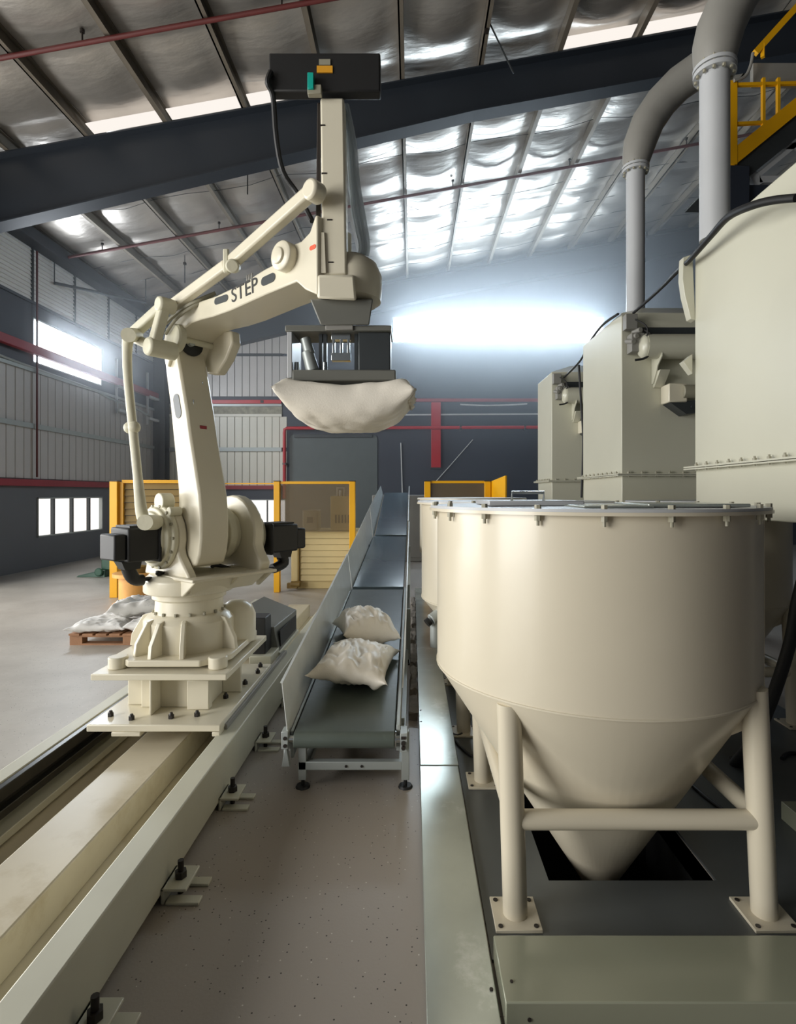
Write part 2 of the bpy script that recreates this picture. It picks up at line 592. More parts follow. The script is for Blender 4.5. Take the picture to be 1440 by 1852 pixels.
# sheet cladding, one panel per rib spacing, two rows
def sheet_panel_yz(y0, y1, z0, z1, x):
    b = MB()
    g = 0.012
    b.hexa([(x, y0 + g * .3, z0), (x + 0.022, y0 + g, z0), (x + 0.022, y1 - g, z0), (x, y1 - g * .3, z0)],
           [(x, y0 + g * .3, z1), (x + 0.022, y0 + g, z1), (x + 0.022, y1 - g, z1), (x, y1 - g * .3, z1)])
    return b
shared = {}
def place_panel(key, maker, mat, parent, dy=0, dx=0):
    if key not in shared:
        shared[key] = maker().build('wall_sheet', mat, parent)
        return shared[key]
    o = shared[key].copy()
    COL.objects.link(o)
    o.location = (dx, dy, 0)
    return o
for z0, z1 in ((1.92, 2.97), (3.07, 4.18)):
    for k in range(33):
        y0 = 9.1 + 0.25 * k
        place_panel(('L', z0), lambda: sheet_panel_yz(9.1, 9.35, z0, z1, XL + 0.002), 'corr', wall_left, dy=0.25 * k)
# slate band around the high window
b = MB()
wall_cut(b, XL + 0.002, XL + 0.03, 8.6, YF, 4.2, 5.6, [(yw0, yw1, zw0, zw1)])
b.build('wall_band', 'wall_dark', wall_left)
# louvre panels under the eave
for k in range(6):
    y0 = 8.7 + 1.45 * k
    b = MB()
    zz = 5.64
    while zz < 6.74:
        b.hexa([(XL + 0.004, y0, zz), (XL + 0.05, y0, zz - 0.012), (XL + 0.05, y0 + 1.40, zz - 0.012), (XL + 0.004, y0 + 1.40, zz)],
               [(XL + 0.004, y0, zz + 0.082), (XL + 0.018, y0, zz + 0.082), (XL + 0.018, y0 + 1.40, zz + 0.082), (XL + 0.004, y0 + 1.40, zz + 0.082)])
        zz += 0.088
    b.build('louvre_panel', 'louvre', wall_left)
    b = MB()
    b.box((XL + 0.002, y0 + 1.40, 5.64), (XL + 0.06, y0 + 1.45, 6.8))
    b.build('wall_post', 'dark', wall_left)
# horizontal rails
for z0, z1, t, mt in ((2.97, 3.07, 0.07, 'grey_metal'), (4.15, 4.22, 0.07, 'grey_metal'), (5.58, 5.64, 0.06, 'wall_dark')):
    b = MB()
    b.box((XL + 0.002, 8.7, z0), (XL + t, YF - 0.05, z1))
    b.build('wall_rail', mt, wall_left)
b = MB()
b.box((XL, 8.6, 6.74), (XL + 0.35, YF, 6.98))
structure(b.build('beam_eave', 'rafter', bevel=0.01))
b = MB()
b.box((XL + 0.003, 8.7, 1.76), (XL + 0.09, YF - 0.06, 1.90))
structure(b.build('trim_1', 'dull_red', bevel=0.008))
# dark downpipe on the left wall
b = MB()
b.tube([(XL + 0.11, 11.62, 1.95), (XL + 0.11, 11.62, 6.7)], 0.02, 10)
tag(b.build('drain_pipe', 'sprinkler'), 'thin dark red pipe running up the left wall beside the high window', 'pipe')

# ---- windows
def window_yz(n, y0, y1, z0, z1, mull, mat, fr='grey_metal'):
    root = bpy.data.objects.new('window_%d' % n, None)
    root.location = (XL, (y0 + y1) / 2, z0)
    COL.objects.link(root)
    structure(root)
    b = MB()
    t = 0.03
    b.box((XL - 0.10, y0, z0), (XL + 0.02, y1, z0 + t)).box((XL - 0.10, y0, z1 - t), (XL + 0.02, y1, z1))
    b.box((XL - 0.10, y0, z0), (XL + 0.02, y0 + t, z1)).box((XL - 0.10, y1 - t, z0), (XL + 0.02, y1, z1))
    b.build('window_frame', fr, root)
    ed = [y0] + mull + [y1]
    for a, c in zip(ed, ed[1:]):
        b = MB()
        b.box((XL - 0.075, a + 0.02, z0 + 0.02), (XL - 0.065, c - 0.02, z1 - 0.02))
        b.build('pane', mat, root)
    for mm in mull:
        b = MB()
        b.box((XL - 0.09, mm - 0.025, z0), (XL + 0.01, mm + 0.025, z1))
        b.build('mullion', 'dark', root)
    return root
window_yz(1, yw0, yw1, zw0, zw1, [], 'window_glow')
window_yz(2, yl0, yl1, zl0, zl1, [12.34, 13.02, 13.70], 'window_soft')

# ---- far wall
fx = -4.1
b = MB()
def wall_xz(b, y0, y1, x0, x1, z0, zt, holes):
    xx = sorted({x0, x1, *[h[0] for h in holes], *[h[1] for h in holes]})
    for xa, xb in zip(xx, xx[1:]):
        hs = [h for h in holes if h[0] <= xa + 1e-6 and h[1] >= xb - 1e-6]
        cuts = [z0]
        for h in sorted(hs, key=lambda h: h[2]):
            cuts += [h[2], h[3]]
        cuts.append(None)
        for za, zb in zip(cuts[0::2], cuts[1::2]):
            ta = zb if zb is not None else zt(xa)
            tb = zb if zb is not None else zt(xb)
            b.hexa([(xa, y0, za), (xb, y0, za), (xb, y1, za), (xa, y1, za)], [(xa, y0, ta), (xb, y0, tb), (xb, y1, tb), (xa, y1, ta)])
fw = (-0.62, 6.02, 6.34, 7.16)
fl = (-5.75, -3.98, 0.62, 1.42)
wall_xz(b, YF, YF + 0.15, XL - 0.12, XR, 0, lambda x: roof(x) + 0.1, [fw, fl])
wall_far = structure(b.build('wall_far', 'wall_navy'))
k = 0
x = -7.7
while x < fx - 0.05:
    for z0, z1, mt in ((4.66, 5.92, 'corr'), (6.0, 6.98, 'corr'), (3.05, 4.02, 'corr_pale'), (1.86, 2.93, 'corr_pale')):
        b = MB()
        g = 0.012
        x1 = x + 0.235
        b.hexa([(x + g * .3, YF - 0.002, z0), (x + g, YF - 0.026, z0), (x1 - g, YF - 0.026, z0), (x1 - g * .3, YF - 0.002, z0)],
               [(x + g * .3, YF - 0.002, z1), (x + g, YF - 0.026, z1), (x1 - g, YF - 0.026, z1), (x1 - g * .3, YF - 0.002, z1)])
        key = ('F', z0)
        if key not in shared:
            shared[key] = b.build('wall_sheet', mt, wall_far)
            shared[(key, 'x')] = x
        else:
            b.bm.free()
            o = shared[key].copy()
            COL.objects.link(o)
            o.location = (x - shared[(key, 'x')], 0, 0)
    x += 0.235
for z0, z1, mt, t in ((5.92, 6.0, 'dark', 0.06), (2.93, 3.05, 'grey_metal', 0.08), (4.02, 4.10, 'corr_pale', 0.07), (4.34, 4.42, 'grey_metal', 0.07), (1.74, 1.86, 'dull_red', 0.07)):
    b = MB()
    b.box((-7.75, YF - t, z0), (fx, YF - 0.002, z1))
    b.build('wall_rail', mt, wall_far)
b = MB()
b.box((-7.75, YF - 0.03, 4.10), (fx, YF - 0.002, 4.34))
b.build('grimy_strip', 'grime', wall_far)
# corner column
b = MB()
b.box((-7.98, 17.0, 0), (-7.62, 17.02, 7.0)).box((-7.98, 17.32, 0), (-7.62, 17.34, 7.0)).box((-7.81, 17.0, 0), (-7.79, 17.34, 7.0))
structure(b.build('column_corner', 'wainscot'))
# far window strip with daylight
root = bpy.data.objects.new('window_3', None)
root.location = (2.7, YF, fw[2])
COL.objects.link(root)
structure(root)
b = MB()
t = 0.03
b.box((fw[0], YF - 0.01, fw[2]), (fw[1], YF + 0.12, fw[2] + t)).box((fw[0], YF - 0.01, fw[3] - t), (fw[1], YF + 0.12, fw[3]))
b.box((fw[0], YF - 0.01, fw[2]), (fw[0] + t, YF + 0.12, fw[3])).box((fw[1] - t, YF - 0.01, fw[2]), (fw[1], YF + 0.12, fw[3]))
b.build('window_frame', 'grey_metal', root)
for k in range(5):
    xa = fw[0] + (fw[1] - fw[0]) * k / 5
    xb = fw[0] + (fw[1] - fw[0]) * (k + 1) / 5
    b = MB()
    b.box((xa + 0.004, YF + 0.06, fw[2] + 0.01), (xb - 0.004, YF + 0.07, fw[3] - 0.01))
    b.build('pane', 'window_glow', root)
root = bpy.data.objects.new('window_4', None)
root.location = (-4.9, YF, fl[2])
COL.objects.link(root)
structure(root)
b = MB()
b.box((fl[0], YF - 0.02, fl[2]), (fl[1], YF + 0.12, fl[2] + t)).box((fl[0], YF - 0.02, fl[3] - t), (fl[1], YF + 0.12, fl[3]))
b.box((fl[0], YF - 0.02, fl[2]), (fl[0] + t, YF + 0.12, fl[3])).box((fl[1] - t, YF - 0.02, fl[2]), (fl[1], YF + 0.12, fl[3]))
b.build('window_frame', 'grey_metal', root)
for k in range(3):
    xa = fl[0] + (fl[1] - fl[0]) * k / 3
    xb = fl[0] + (fl[1] - fl[0]) * (k + 1) / 3
    b = MB()
    b.box((xa + 0.02, YF + 0.06, fl[2] + 0.02), (xb - 0.02, YF + 0.07, fl[3] - 0.02))
    b.build('pane', 'window_soft', root)
    if k:
        b = MB()
        b.box((xa - 0.02, YF, fl[2]), (xa + 0.02, YF + 0.1, fl[3]))
        b.build('mullion', 'dark', root)
# right wall and rear wall
b = MB()
b.box((XR, YB, 0), (XR + 0.15, YF + 0.15, roof(XR) + 0.1))
structure(b.build('wall_right', 'wall_navy'))
b = MB()
wall_xz(b, YB - 0.15, YB, XL - 0.12, XR, 0, lambda x: roof(x) + 0.1, [])
structure(b.build('wall_rear', 'wainscot'))

# ================================================================== ROBOT TRACK
trk = thing('robot_track', (-1.485, 3, 0), 'long cream floor track of two box beams that carries the palletizing robot', 'track')
TY0, TY1 = 0.55, 7.0
b = MB(); b.box((-1.085, TY0, 0.035), (-0.98, TY1, 0.268)); b.build('beam_rail', 'rail', trk, bevel=0.006)
b = MB(); b.box((-1.99, TY0, 0.035), (-1.90, TY1, 0.268)); b.build('beam_rail', 'rail', trk, bevel=0.006)
b = MB(); b.box((-1.90, TY0, 0.02), (-1.085, TY1, 0.05)); b.build('pan', 'rail_floor', trk)
b = MB(); b.box((-1.56, TY0, 0.05), (-1.295, TY1, 0.20)); b.build('center_channel', 'rail_floor', trk, bevel=0.008)
b = MB()
b.box((-1.90, TY0, 0.20), (-1.865, TY1, 0.262)).box((-1.90, TY0, 0.135), (-1.845, TY1, 0.175)).box((-1.90, TY0, 0.16), (-1.885, TY1, 0.22))
b.build('guide_rail', 'dark_rail', trk, bevel=0.004)
b = MB(); b.box((-1.90, TY0, 0.06), (-1.80, TY1, 0.10)); b.build('cable_ledge', 'rail', trk, bevel=0.004)
for side in (-1, 1):
    x0 = -0.98 if side > 0 else -1.99
    for k, yy in enumerate((1.0, 1.62, 2.22, 2.86, 3.5, 4.2, 5.0, 5.9, 6.8)):
        if side < 0 and k > 4:
            continue
        b = MB()
        b.box((x0, yy - 0.07, 0.05), (x0 + side * 0.10, yy + 0.07, 0.062))
        b.box((x0, yy - 0.07, 0.0), (x0 + side * 0.012, yy + 0.07, 0.062))
        b.box((x0 + side * 0.02, yy - 0.075, 0.0), (x0 + side * 0.15, yy - 0.03, 0.012))
        b.box((x0 + side * 0.02, yy + 0.03, 0.0), (x0 + side * 0.15, yy + 0.075, 0.012))
        br = b.build('anchor_bracket', 'rail', trk, bevel=0.003)
        b = MB()
        b.cyl((x0 + side * 0.05, yy, 0.0), (x0 + side * 0.05, yy, 0.13), 0.012, n=10).cyl((x0 + side * 0.05, yy, 0.063), (x0 + side * 0.05, yy, 0.088), 0.024, n=6)
        b.build('anchor_bolt', 'bolt', br)

# ================================================================== ROBOT
RO = Vector((-1.45, 3.6, 0))
D = Vector((0.8, -0.6, 0))
L = Vector((-0.6, -0.8, 0))
rob = thing('palletizing_robot', (RO.x, RO.y, 0.268), 'cream four-axis palletizing robot arm standing on the floor track and lifting a white sack', 'robot')


def W(u, v, z):
    return RO + D * u + L * v + Vector((0, 0, z))


def uv(px, py, v):
    k = (px - VX) / FPX
    u = (k * (3.6 - 0.8 * v) + 1.45 + 0.6 * v) / (0.8 + 0.6 * k)
    Y = 3.6 - 0.6 * u - 0.8 * v
    return u, H + (VY - py) / FPX * Y


def side(pix, v0, v1, b=None):
    """plate whose outline in the arm's own plane is given where its left face (at v0) stands in the photograph"""
    b = b or MB()
    q = [uv(x, y, v0) for x, y in pix]
    return b.hexa([W(u, v0, z) for u, z in q], [W(u, v1, z) for u, z in q])


# ---- carriage
b = MB()
b.box((-1.80, 3.05, 0.285), (-1.06, 4.15, 0.325))
car = b.build('carriage_plate', 'cream', rob, bevel=0.006)
for x0_, x1_ in ((-1.66, -1.50), (-1.105, -1.062)):
    b = MB()
    b.box((x0_, 3.045, 0.262), (x1_, 3.12, 0.286))
    b.build('slide_block', 'cream', car, bevel=0.004)
bp = None
for x, yy in ((-1.73, 3.17), (-1.70, 3.42), (-1.585, 3.12), (-1.37, 3.14), (-1.235, 3.17), (-1.165, 3.45), (-1.12, 3.70), (-1.10, 3.93), (-1.12, 4.07), (-1.73, 3.8)):
    if bp is None:
        b = MB()
        b.cyl((x, yy, 0.325), (x, yy, 0.345), 0.017, 0.017, n=6).cyl((x, yy, 0.345), (x, yy, 0.358), 0.012, 0.008, n=10)
        bp = b.build('bolt', 'bolt', car); bp0 = (x, yy)
    else:
        o = bp.copy(); COL.objects.link(o)
        o.location = (x - bp0[0], yy - bp0[1], 0)
b = MB(); b.box((-1.075, 3.12, 0.268), (-1.045, 4.6, 0.30)); b.build('wiper_strip', 'duct', rob, bevel=0.004)
# pedestal
b = MB()
b.box((-1.62, 3.30, 0.325), (-1.22, 3.92, 0.535))
b.box((-1.72, 3.34, 0.325), (-1.62, 3.37, 0.535)).box((-1.515, 3.18, 0.325), (-1.50, 3.30, 0.535)).box((-1.33, 3.26, 0.325), (-1.20, 3.32, 0.50))
b.box((-1.22, 3.55, 0.325), (-1.10, 3.57, 0.535)).box((-1.72, 3.80, 0.325), (-1.62, 3.83, 0.535))
b.build('pedestal', 'cream', rob, bevel=0.006)
b = MB()
b.box((-1.835, 3.15, 0.535), (-1.06, 4.02, 0.572))
b.build('mounting_plate', 'cream', rob, bevel=0.005)
# base casting: square foot with corner lobes, ribbed drum
b = MB()
cx, cy = -1.45, 3.58
pts = [(-1.70, 3.26), (-1.66, 3.22), (-1.24, 3.22), (-1.20, 3.26), (-1.12, 3.32), (-1.10, 3.38), (-1.10, 3.78), (-1.14, 3.90), (-1.24, 3.94), (-1.66, 3.94), (-1.78, 3.88), (-1.80, 3.80), (-1.80, 3.36), (-1.76, 3.30)]
b.hexa([(x, yy, 0.59) for x, yy in pts], [(x, yy, 0.628) for x, yy in pts])
for x, yy in ((-1.74, 3.27), (-1.15, 3.27), (-1.15, 3.88), (-1.74, 3.88)):
    b.cyl((x, yy, 0.572), (x, yy, 0.64), 0.055, n=16)
b.build('base_foot', 'cream', rob, bevel=0.006)
b = MB()
b.lathe([(0, 0.62), (0.275, 0.62), (0.275, 0.80), (0.25, 0.83), (0.21, 0.845), (0.205, 0.93), (0.225, 0.935), (0.225, 0.975), (0, 0.975)], (RO.x, RO.y, 0), n=40)
for a in (20, 75, 130, 185, 235, 255, 285, 340):
    r = Matrix.Rotation(math.radians(a), 3, 'Z')
    c = Vector((RO.x, RO.y, 0))
    pr = [(0.20, 0.625), (0.37, 0.625), (0.36, 0.70), (0.29, 0.82), (0.20, 0.84)]
    t = r @ Vector((0, 0.014, 0))
    b.hexa([c + r @ Vector((x, 0, z)) - t for x, z in pr], [c + r @ Vector((x, 0, z)) + t for x, z in pr])
base = b.build('base_drum', 'cream', rob, bevel=0.005)
b = MB()
for k in range(16):
    a = 2 * math.pi * k / 16
    b.cyl((RO.x + 0.215 * math.cos(a), RO.y + 0.215 * math.sin(a), 0.845), (RO.x + 0.215 * math.cos(a), RO.y + 0.215 * math.sin(a), 0.862), 0.010, n=6)
b.build('ring_bolts', 'grey_label', base)['kind'] = 'stuff'
# motor housing at the back right of the base
b = MB()
b.lathe([(0, 0.60), (0.125, 0.60), (0.125, 0.78), (0.10, 0.84), (0.05, 0.872), (0, 0.878)], (-1.20, 3.78, 0), n=28)
b.box((-1.32, 3.66, 0.60), (-1.16, 3.86, 0.74))
b.build('axis_motor_housing', 'cream', rob, bevel=0.008)
# turntable
b = MB()
b.lathe([(0, 0.975), (0.27, 0.975), (0.275, 0.985), (0.275, 1.06), (0.24, 1.09), (0, 1.09)], (RO.x, RO.y, 0), n=40)
q = [(-0.05, -0.42), (0.36, -0.42), (0.36, 0.20), (-0.05, 0.20)]
b.hexa([W(u, v, 1.075) for u, v in q], [W(u, v, 1.095) for u, v in q])
q = [(0.0, -0.38), (0.31, -0.38), (0.31, 0.18), (0.0, 0.18)]
b.hexa([W(u * .8, v * .8, 0.99) for u, v in q], [W(u, v, 1.077) for u, v in q])
for v in (-0.38, -0.13, 0.17):
    b.hexa([W(u, v - 0.012, z) for u, z in ((0.2, 0.98), (0.22, 0.98), (0.36, 1.08), (0.2, 1.08))], [W(u, v + 0.012, z) for u, z in ((0.2, 0.98), (0.22, 0.98), (0.36, 1.08), (0.2, 1.08))])
b.build('turntable', 'cream', rob, bevel=0.006)
# shoulder cheeks
JU, JZ = -0.05, 1.33          # second axis in the arm plane
b = MB()
def arc(cu, cz, r, a0, a1, n=14):
    return [(cu + r * math.cos(math.radians(a0 + (a1 - a0) * i / n)), cz + r * math.sin(math.radians(a0 + (a1 - a0) * i / n))) for i in range(n + 1)]
ck = [(-0.26, 1.08), (0.27, 1.08), (0.24, 1.12), (0.15, 1.22)] + arc(JU, JZ, 0.20, -20, 200) + [(-0.22, 1.2)]
b.hexa([W(u, 0.105, z) for u, z in ck], [W(u, 0.165, z) for u, z in ck])
b.build('shoulder_cheek', 'cream', rob, bevel=0.012)
b = MB()
ck2 = [(-0.28, 1.08), (0.30, 1.08), (0.32, 1.14), (0.26, 1.22)] + arc(JU + 0.04, JZ + 0.0, 0.26, -15, 195) + [(-0.24, 1.2)]
b.hexa([W(u, -0.40, z) for u, z in ck2], [W(u, -0.32, z) for u, z in ck2])
b.build('shoulder_cheek', 'cream', rob, bevel=0.012)
b = MB()
ck3 = [(-0.28, 1.08), (-0.2, 1.08), (-0.2, 1.26), (-0.28, 1.26)]
b.hexa([W(u, -0.34, z) for u, z in ck3], [W(u, 0.12, z) for u, z in ck3])
b.build('shoulder_back', 'cream', rob, bevel=0.01)
# gear reducers on both sides
b = MB()
b.lathe([(0, 0.165), (0.205, 0.165), (0.205, 0.195), (0.185, 0.20), (0.185, 0.225), (0.16, 0.23), (0.16, 0.25), (0.12, 0.26), (0, 0.26)], W(JU, 0, JZ), axis=L, n=40)
red = b.build('gear_reducer', 'cream_dull', rob, bevel=0.006)
b = MB()
for k in range(14):
    a = 2 * math.pi * k / 14
    p = W(JU + 0.195 * math.cos(a), 0.193, JZ + 0.195 * math.sin(a))
    b.cyl(p, p + L * 0.012, 0.011, n=6)
b.build('reducer_bolts', 'grey_label', red)['kind'] = 'stuff'
b = MB()
b.lathe([(0, -0.105), (0.17, -0.105), (0.17, -0.16), (0.13, -0.17), (0.13, -0.21), (0.19, -0.215), (0.19, -0.27), (0.16, -0.275), (0.16, -0.32), (0, -0.32)], W(JU, 0, JZ), axis=L, n=36)
b.build('gear_reducer', 'cream_dull', rob, bevel=0.006)
b = MB()
b.lathe([(0, -0.40), (0.2, -0.40), (0.2, -0.44), (0.16, -0.45), (0.16, -0.49), (0, -0.49)], W(JU + 0.05, 0, JZ - 0.02), axis=L, n=36)
b.build('gear_reducer', 'cream_dull', rob, bevel=0.006)
# lugs on the cheeks
b = MB()
b.cyl(W(-0.02, 0.12, JZ + 0.22), W(-0.02, 0.20, JZ + 0.22), 0.055, n=18)
b.cyl(W(0.09, 0.12, JZ + 0.16), W(0.09, 0.195, JZ + 0.16), 0.03, n=14)
b.build('link_lug', 'cream_dull', rob, bevel=0.005)


def motor(v0, v1, cu, cz, sgn):
    b = MB()
    q = [(cu - 0.11, cz - 0.10), (cu + 0.11, cz - 0.10), (cu + 0.11, cz + 0.10), (cu - 0.11, cz + 0.10)]
    vm = v0 + (v1 - v0) * 0.74
    b.hexa([W(u, v0, z) for u, z in q], [W(u, vm, z) for u, z in q])
    q2 = [(cu + (u - cu) * 0.84, cz - 0.012 + (z - cz) * 0.76) for u, z in q]
    b.hexa([W(u, vm - 0.001 * sgn, z) for u, z in q2], [W(u, v1, z) for u, z in q2])
    ve = v0 + (v1 - v0) * 0.08
    q3 = [(cu + (u - cu) * 1.12, cz + (z - cz) * 1.12) for u, z in q]
    b.hexa([W(u, v0, z) for u, z in q3], [W(u, ve, z) for u, z in q3])
    m = b.build('drive_motor', 'black', rob, bevel=0.014)
    vc = v0 + (v1 - v0) * 0.55
    b = MB()
    b.hexa([W(cu + a, vc + c, cz - 0.10) for a, c in ((-0.05, -0.06), (0.05, -0.06), (0.05, 0.06), (-0.05, 0.06))][::1],
           [W(cu + a, vc + c - 0.01, cz - 0.15) for a, c in ((-0.04, -0.045), (0.04, -0.045), (0.04, 0.045), (-0.04, 0.045))])
    b.tube([W(cu, vc, cz - 0.14), W(cu, vc - 0.02, cz - 0.19), W(cu, vc - 0.05 * sgn, cz - 0.22), W(cu + .0, vc - 0.09 * sgn, cz - 0.225)], [0.04, 0.04, 0.036, 0.034], 14, 4)
    b.build('plug', 'black', m)
    b = MB()
    b.hexa([W(cu - 0.085, vm - 0.02 * sgn, cz + 0.1), W(cu + 0.085, vm - 0.02 * sgn, cz + 0.1), W(cu + 0.085, ve, cz + 0.1), W(cu - 0.085, ve, cz + 0.1)],
           [W(cu - 0.085, vm - 0.02 * sgn, cz + 0.112), W(cu + 0.085, vm - 0.02 * sgn, cz + 0.112), W(cu + 0.085, ve, cz + 0.112), W(cu - 0.085, ve, cz + 0.112)])
    b.build('motor_lid', 'black', m)
    for du in (-0.07, 0.07):
        b = MB()
        b.cyl(W(cu + du, vm, cz - 0.07), W(cu + du, vm + 0.012 * sgn, cz - 0.07), 0.012, n=8)
        b.build('motor_screw', 'chrome', m)
    b = MB()
    p = W(cu, vc - 0.09 * sgn, cz - 0.225)
    b.tube([p, p + L * (-0.05 * sgn) + Vector((0, 0, 0.0)), p + L * (-0.16 * sgn) + Vector((0, 0, -0.03)), W(0.0, 0.22 * sgn, 1.11), W(-0.02, 0.17 * sgn, 1.10)], 0.013, 8, 5)
    b.build('motor_cable', 'black', m)
    return m


motor(0.24, 0.51, JU + 0.03, JZ - 0.03, 1)
motor(-0.49, -0.84, 0.09, JZ - 0.05, -1)

# ---- lower arm: left face outline from the elbow to the shoulder
la_l = [(296, 648), (299, 662), (302, 692), (307, 730), (311, 770), (318, 841), (322, 886), (323, 940), (326, 975), (331, 1005), (338, 1020)]
la_r = [(346, 1027), (355, 1022), (360, 1003), (363, 975), (363, 940), (360, 894), (351, 835), (344, 790), (338, 744), (334, 720), (326, 670), (320, 635), (316, 606), (304, 606)]
b = side(la_l + la_r, 0.10, -0.10)
lower = b.build('lower_arm', 'cream', rob, bevel=0.014)
b = MB()
b.lathe([(0, -0.108), (0.13, -0.108), (0.145, -0.09), (0.145, 0.09), (0.13, 0.108), (0, 0.108)], W(JU, 0, JZ), axis=L, n=32)
b.build('arm_hub', 'cream', lower)
def slot(px0, py0, px1, py1, wpx, v, mat, name, parent, off=0.003):
    """flat rounded recess lying on the left face"""
    u0, z0 = uv(px0, py0, v); u1, z1 = uv(px1, py1, v)
    b = MB()
    d = Vector((u1 - u0, z1 - z0)); ln = d.length; d.normalize(); n = Vector((-d.y, d.x))
    ol = []
    for i in range(9):
        a = -math.pi / 2 + math.pi * i / 8
        e = Vector((u1, z1)) + d * (math.cos(a) * wpx) + n * (math.sin(a) * wpx); ol.append(e)
    for i in range(9):
        a = math.pi / 2 + math.pi * i / 8
        e = Vector((u0, z0)) + d * (math.cos(a) * wpx) + n * (math.sin(a) * wpx); ol.append(e)
    b.hexa([W(p.x, v - 0.02, p.y) for p in ol], [W(p.x, v + off, p.y) for p in ol])
    return b.build(name, mat, parent)


slot(319, 722, 323, 747, 0.034, 0.10, 'dark', 'arm_slot', lower)
# red marker and scuffs on the front face of the lower arm
def front(px, py, hx, hz, mat, name, parent):
    # on the front face: find the u of the right outline at that height, v from the pixel
    zz = None
    for v in [0.10 - 0.004 * i for i in range(51)]:
        u, z = uv(px, py, v)
        fr = sorted([uv(x, y, 0.10) for x, y in la_r], key=lambda t: t[1])
        uf = None
        for (ua, za), (ub, zb) in zip(fr, fr[1:]):
            if za <= z <= zb:
                uf = ua + (ub - ua) * (z - za) / max(1e-6, zb - za)
        if uf is not None and (zz is None or abs(u - uf) < zz[0]):
            zz = (abs(u - uf), v, uf, z)
    _, v, uf, z = zz
    b = MB()
    q = [(v - hx, z - hz), (v + hx, z - hz), (v + hx, z + hz), (v - hx, z + hz)]
    b.hexa([W(uf - 0.01, a, c) for a, c in q], [W(uf + 0.004, a, c) for a, c in q])
    return b.build(name, mat, parent, bevel=0.003)


front(368, 773, 0.024, 0.011, 'dull_red', 'red_marker', lower)
front(350, 728, 0.003, 0.02, 'chrome', 'scuff', lower)
front(366, 693, 0.003, 0.012, 'chrome', 'scuff', lower)

# ---- forearm: side outline
fa = [(303, 664), (297, 650), (296, 615), (300, 594), (319, 577), (335, 566), (361, 545), (391, 535), (420, 521), (442, 511), (462, 497), (480, 486), (498, 477), (506, 455), (520, 446),
      (545, 436), (560, 420), (570, 390), (574, 388), (574, 533), (551, 523), (536, 509), (480, 532), (416, 561), (385, 572), (361, 578), (345, 584), (330, 596), (319, 612), (312, 635)]
b = side(fa, 0.12, -0.13)
fore = b.build('forearm', 'cream', rob, bevel=0.010)
# right elbow lobe hanging behind the lower arm
fl_ = [(352, 590), (395, 598), (418, 598), (420, 620), (408, 650), (392, 676), (374, 676), (368, 650), (360, 620)]
b = MB()
q = [uv(x, y, -0.12) for x, y in fl_]
b.hexa([W(u, -0.12, z) for u, z in q], [W(u, -0.19, z) for u, z in q])
b.build('elbow_lobe', 'cream', fore, bevel=0.012)
# elbow hub, pin and hole
eu, ez = uv(322, 612, 0.12)
b = MB()
b.lathe([(0, -0.20), (0.11, -0.20), (0.12, -0.18), (0.12, -0.135), (0.02, -0.125), (0.02, 0.10), (0.085, 0.11), (0.085, 0.145), (0.075, 0.155), (0, 0.155)], W(eu, 0, ez), axis=L, n=32)
b.build('elbow_hub', 'cream_dull', fore)
hu, hz = uv(341, 626, 0.0)
b = MB()
c = W(hu, 0.0, hz)
b.lathe([(0, -0.20), (0.072, -0.20), (0.072, 0.0), (0.05, 0.012), (0, 0.012)], c + D * 0.055, axis=D, n=28)
em = b.build('elbow_motor', 'black', fore, bevel=0.004)
b = MB()
b.lathe([(0, 0.0), (0.022, 0.0), (0.022, 0.035), (0, 0.035)], c + D * 0.06 + L * 0.03, axis=D, n=16)
b.build('motor_plug', 'grey_metal', em, bevel=0.003)
slot(392, 545, 409, 539, 0.020, 0.12, 'dark', 'arm_slot', fore)
slot(478, 509, 493, 502, 0.024, 0.12, 'dark', 'arm_slot', fore)
# round boss near the wrist
bu, bz = uv(520, 467, 0.12)
b = MB()
b.lathe([(0, 0.11), (0.075, 0.11), (0.075, 0.165), (0.06, 0.175), (0, 0.175)], W(bu, 0, bz), axis=L, n=32)
bs = b.build('wrist_boss', 'cream', fore, bevel=0.004)
b = MB()
b.lathe([(0, 0.17), (0.042, 0.17), (0.042, 0.185), (0.03, 0.19), (0, 0.19)], W(bu - 0.006, 0, bz - 0.004), axis=L, n=28)
b.build('boss_cap', 'cream', bs, bevel=0.003)
slot(563, 449, 569, 446, 0.011, 0.12, 'orange', 'warning_sticker', fore, off=0.002)
# lettering on the side of the forearm
tx = bpy.data.curves.new('lettering', 'FONT')
tx.body = 'STEP'
tx.size = 0.115
tx.extrude = 0.0015
tx.align_x = 'CENTER'
tx.align_y = 'CENTER'
to = bpy.data.objects.new('lettering', tx)
COL.objects.link(to)
a0 = Vector(uv(424, 533, 0.12)); a1 = Vector(uv(460, 516, 0.12))
dirv = (D * (a1.x - a0.x) + Vector((0, 0, a1.y - a0.y))).normalized()
nrm = L
upv = nrm.cross(dirv).normalized()
mat3 = Matrix((dirv, upv, nrm)).transposed()
mid = uv(442, 526, 0.12)
mw = Matrix.Translation(W(mid[0], 0.1215, mid[1])) @ mat3.to_4x4()
bpy.context.view_layer.update()
dg = bpy.context.evaluated_depsgraph_get()
tm = bpy.data.meshes.new_from_object(to.evaluated_get(dg))
bpy.data.objects.remove(to)
tm.transform(Matrix.Translation(-(rob.location)) @ mw)
tm.materials.clear(); tm.materials.append(M['letter'])
lo = bpy.data.objects.new('lettering', tm)
COL.objects.link(lo)
lo.parent = fore
b = MB()
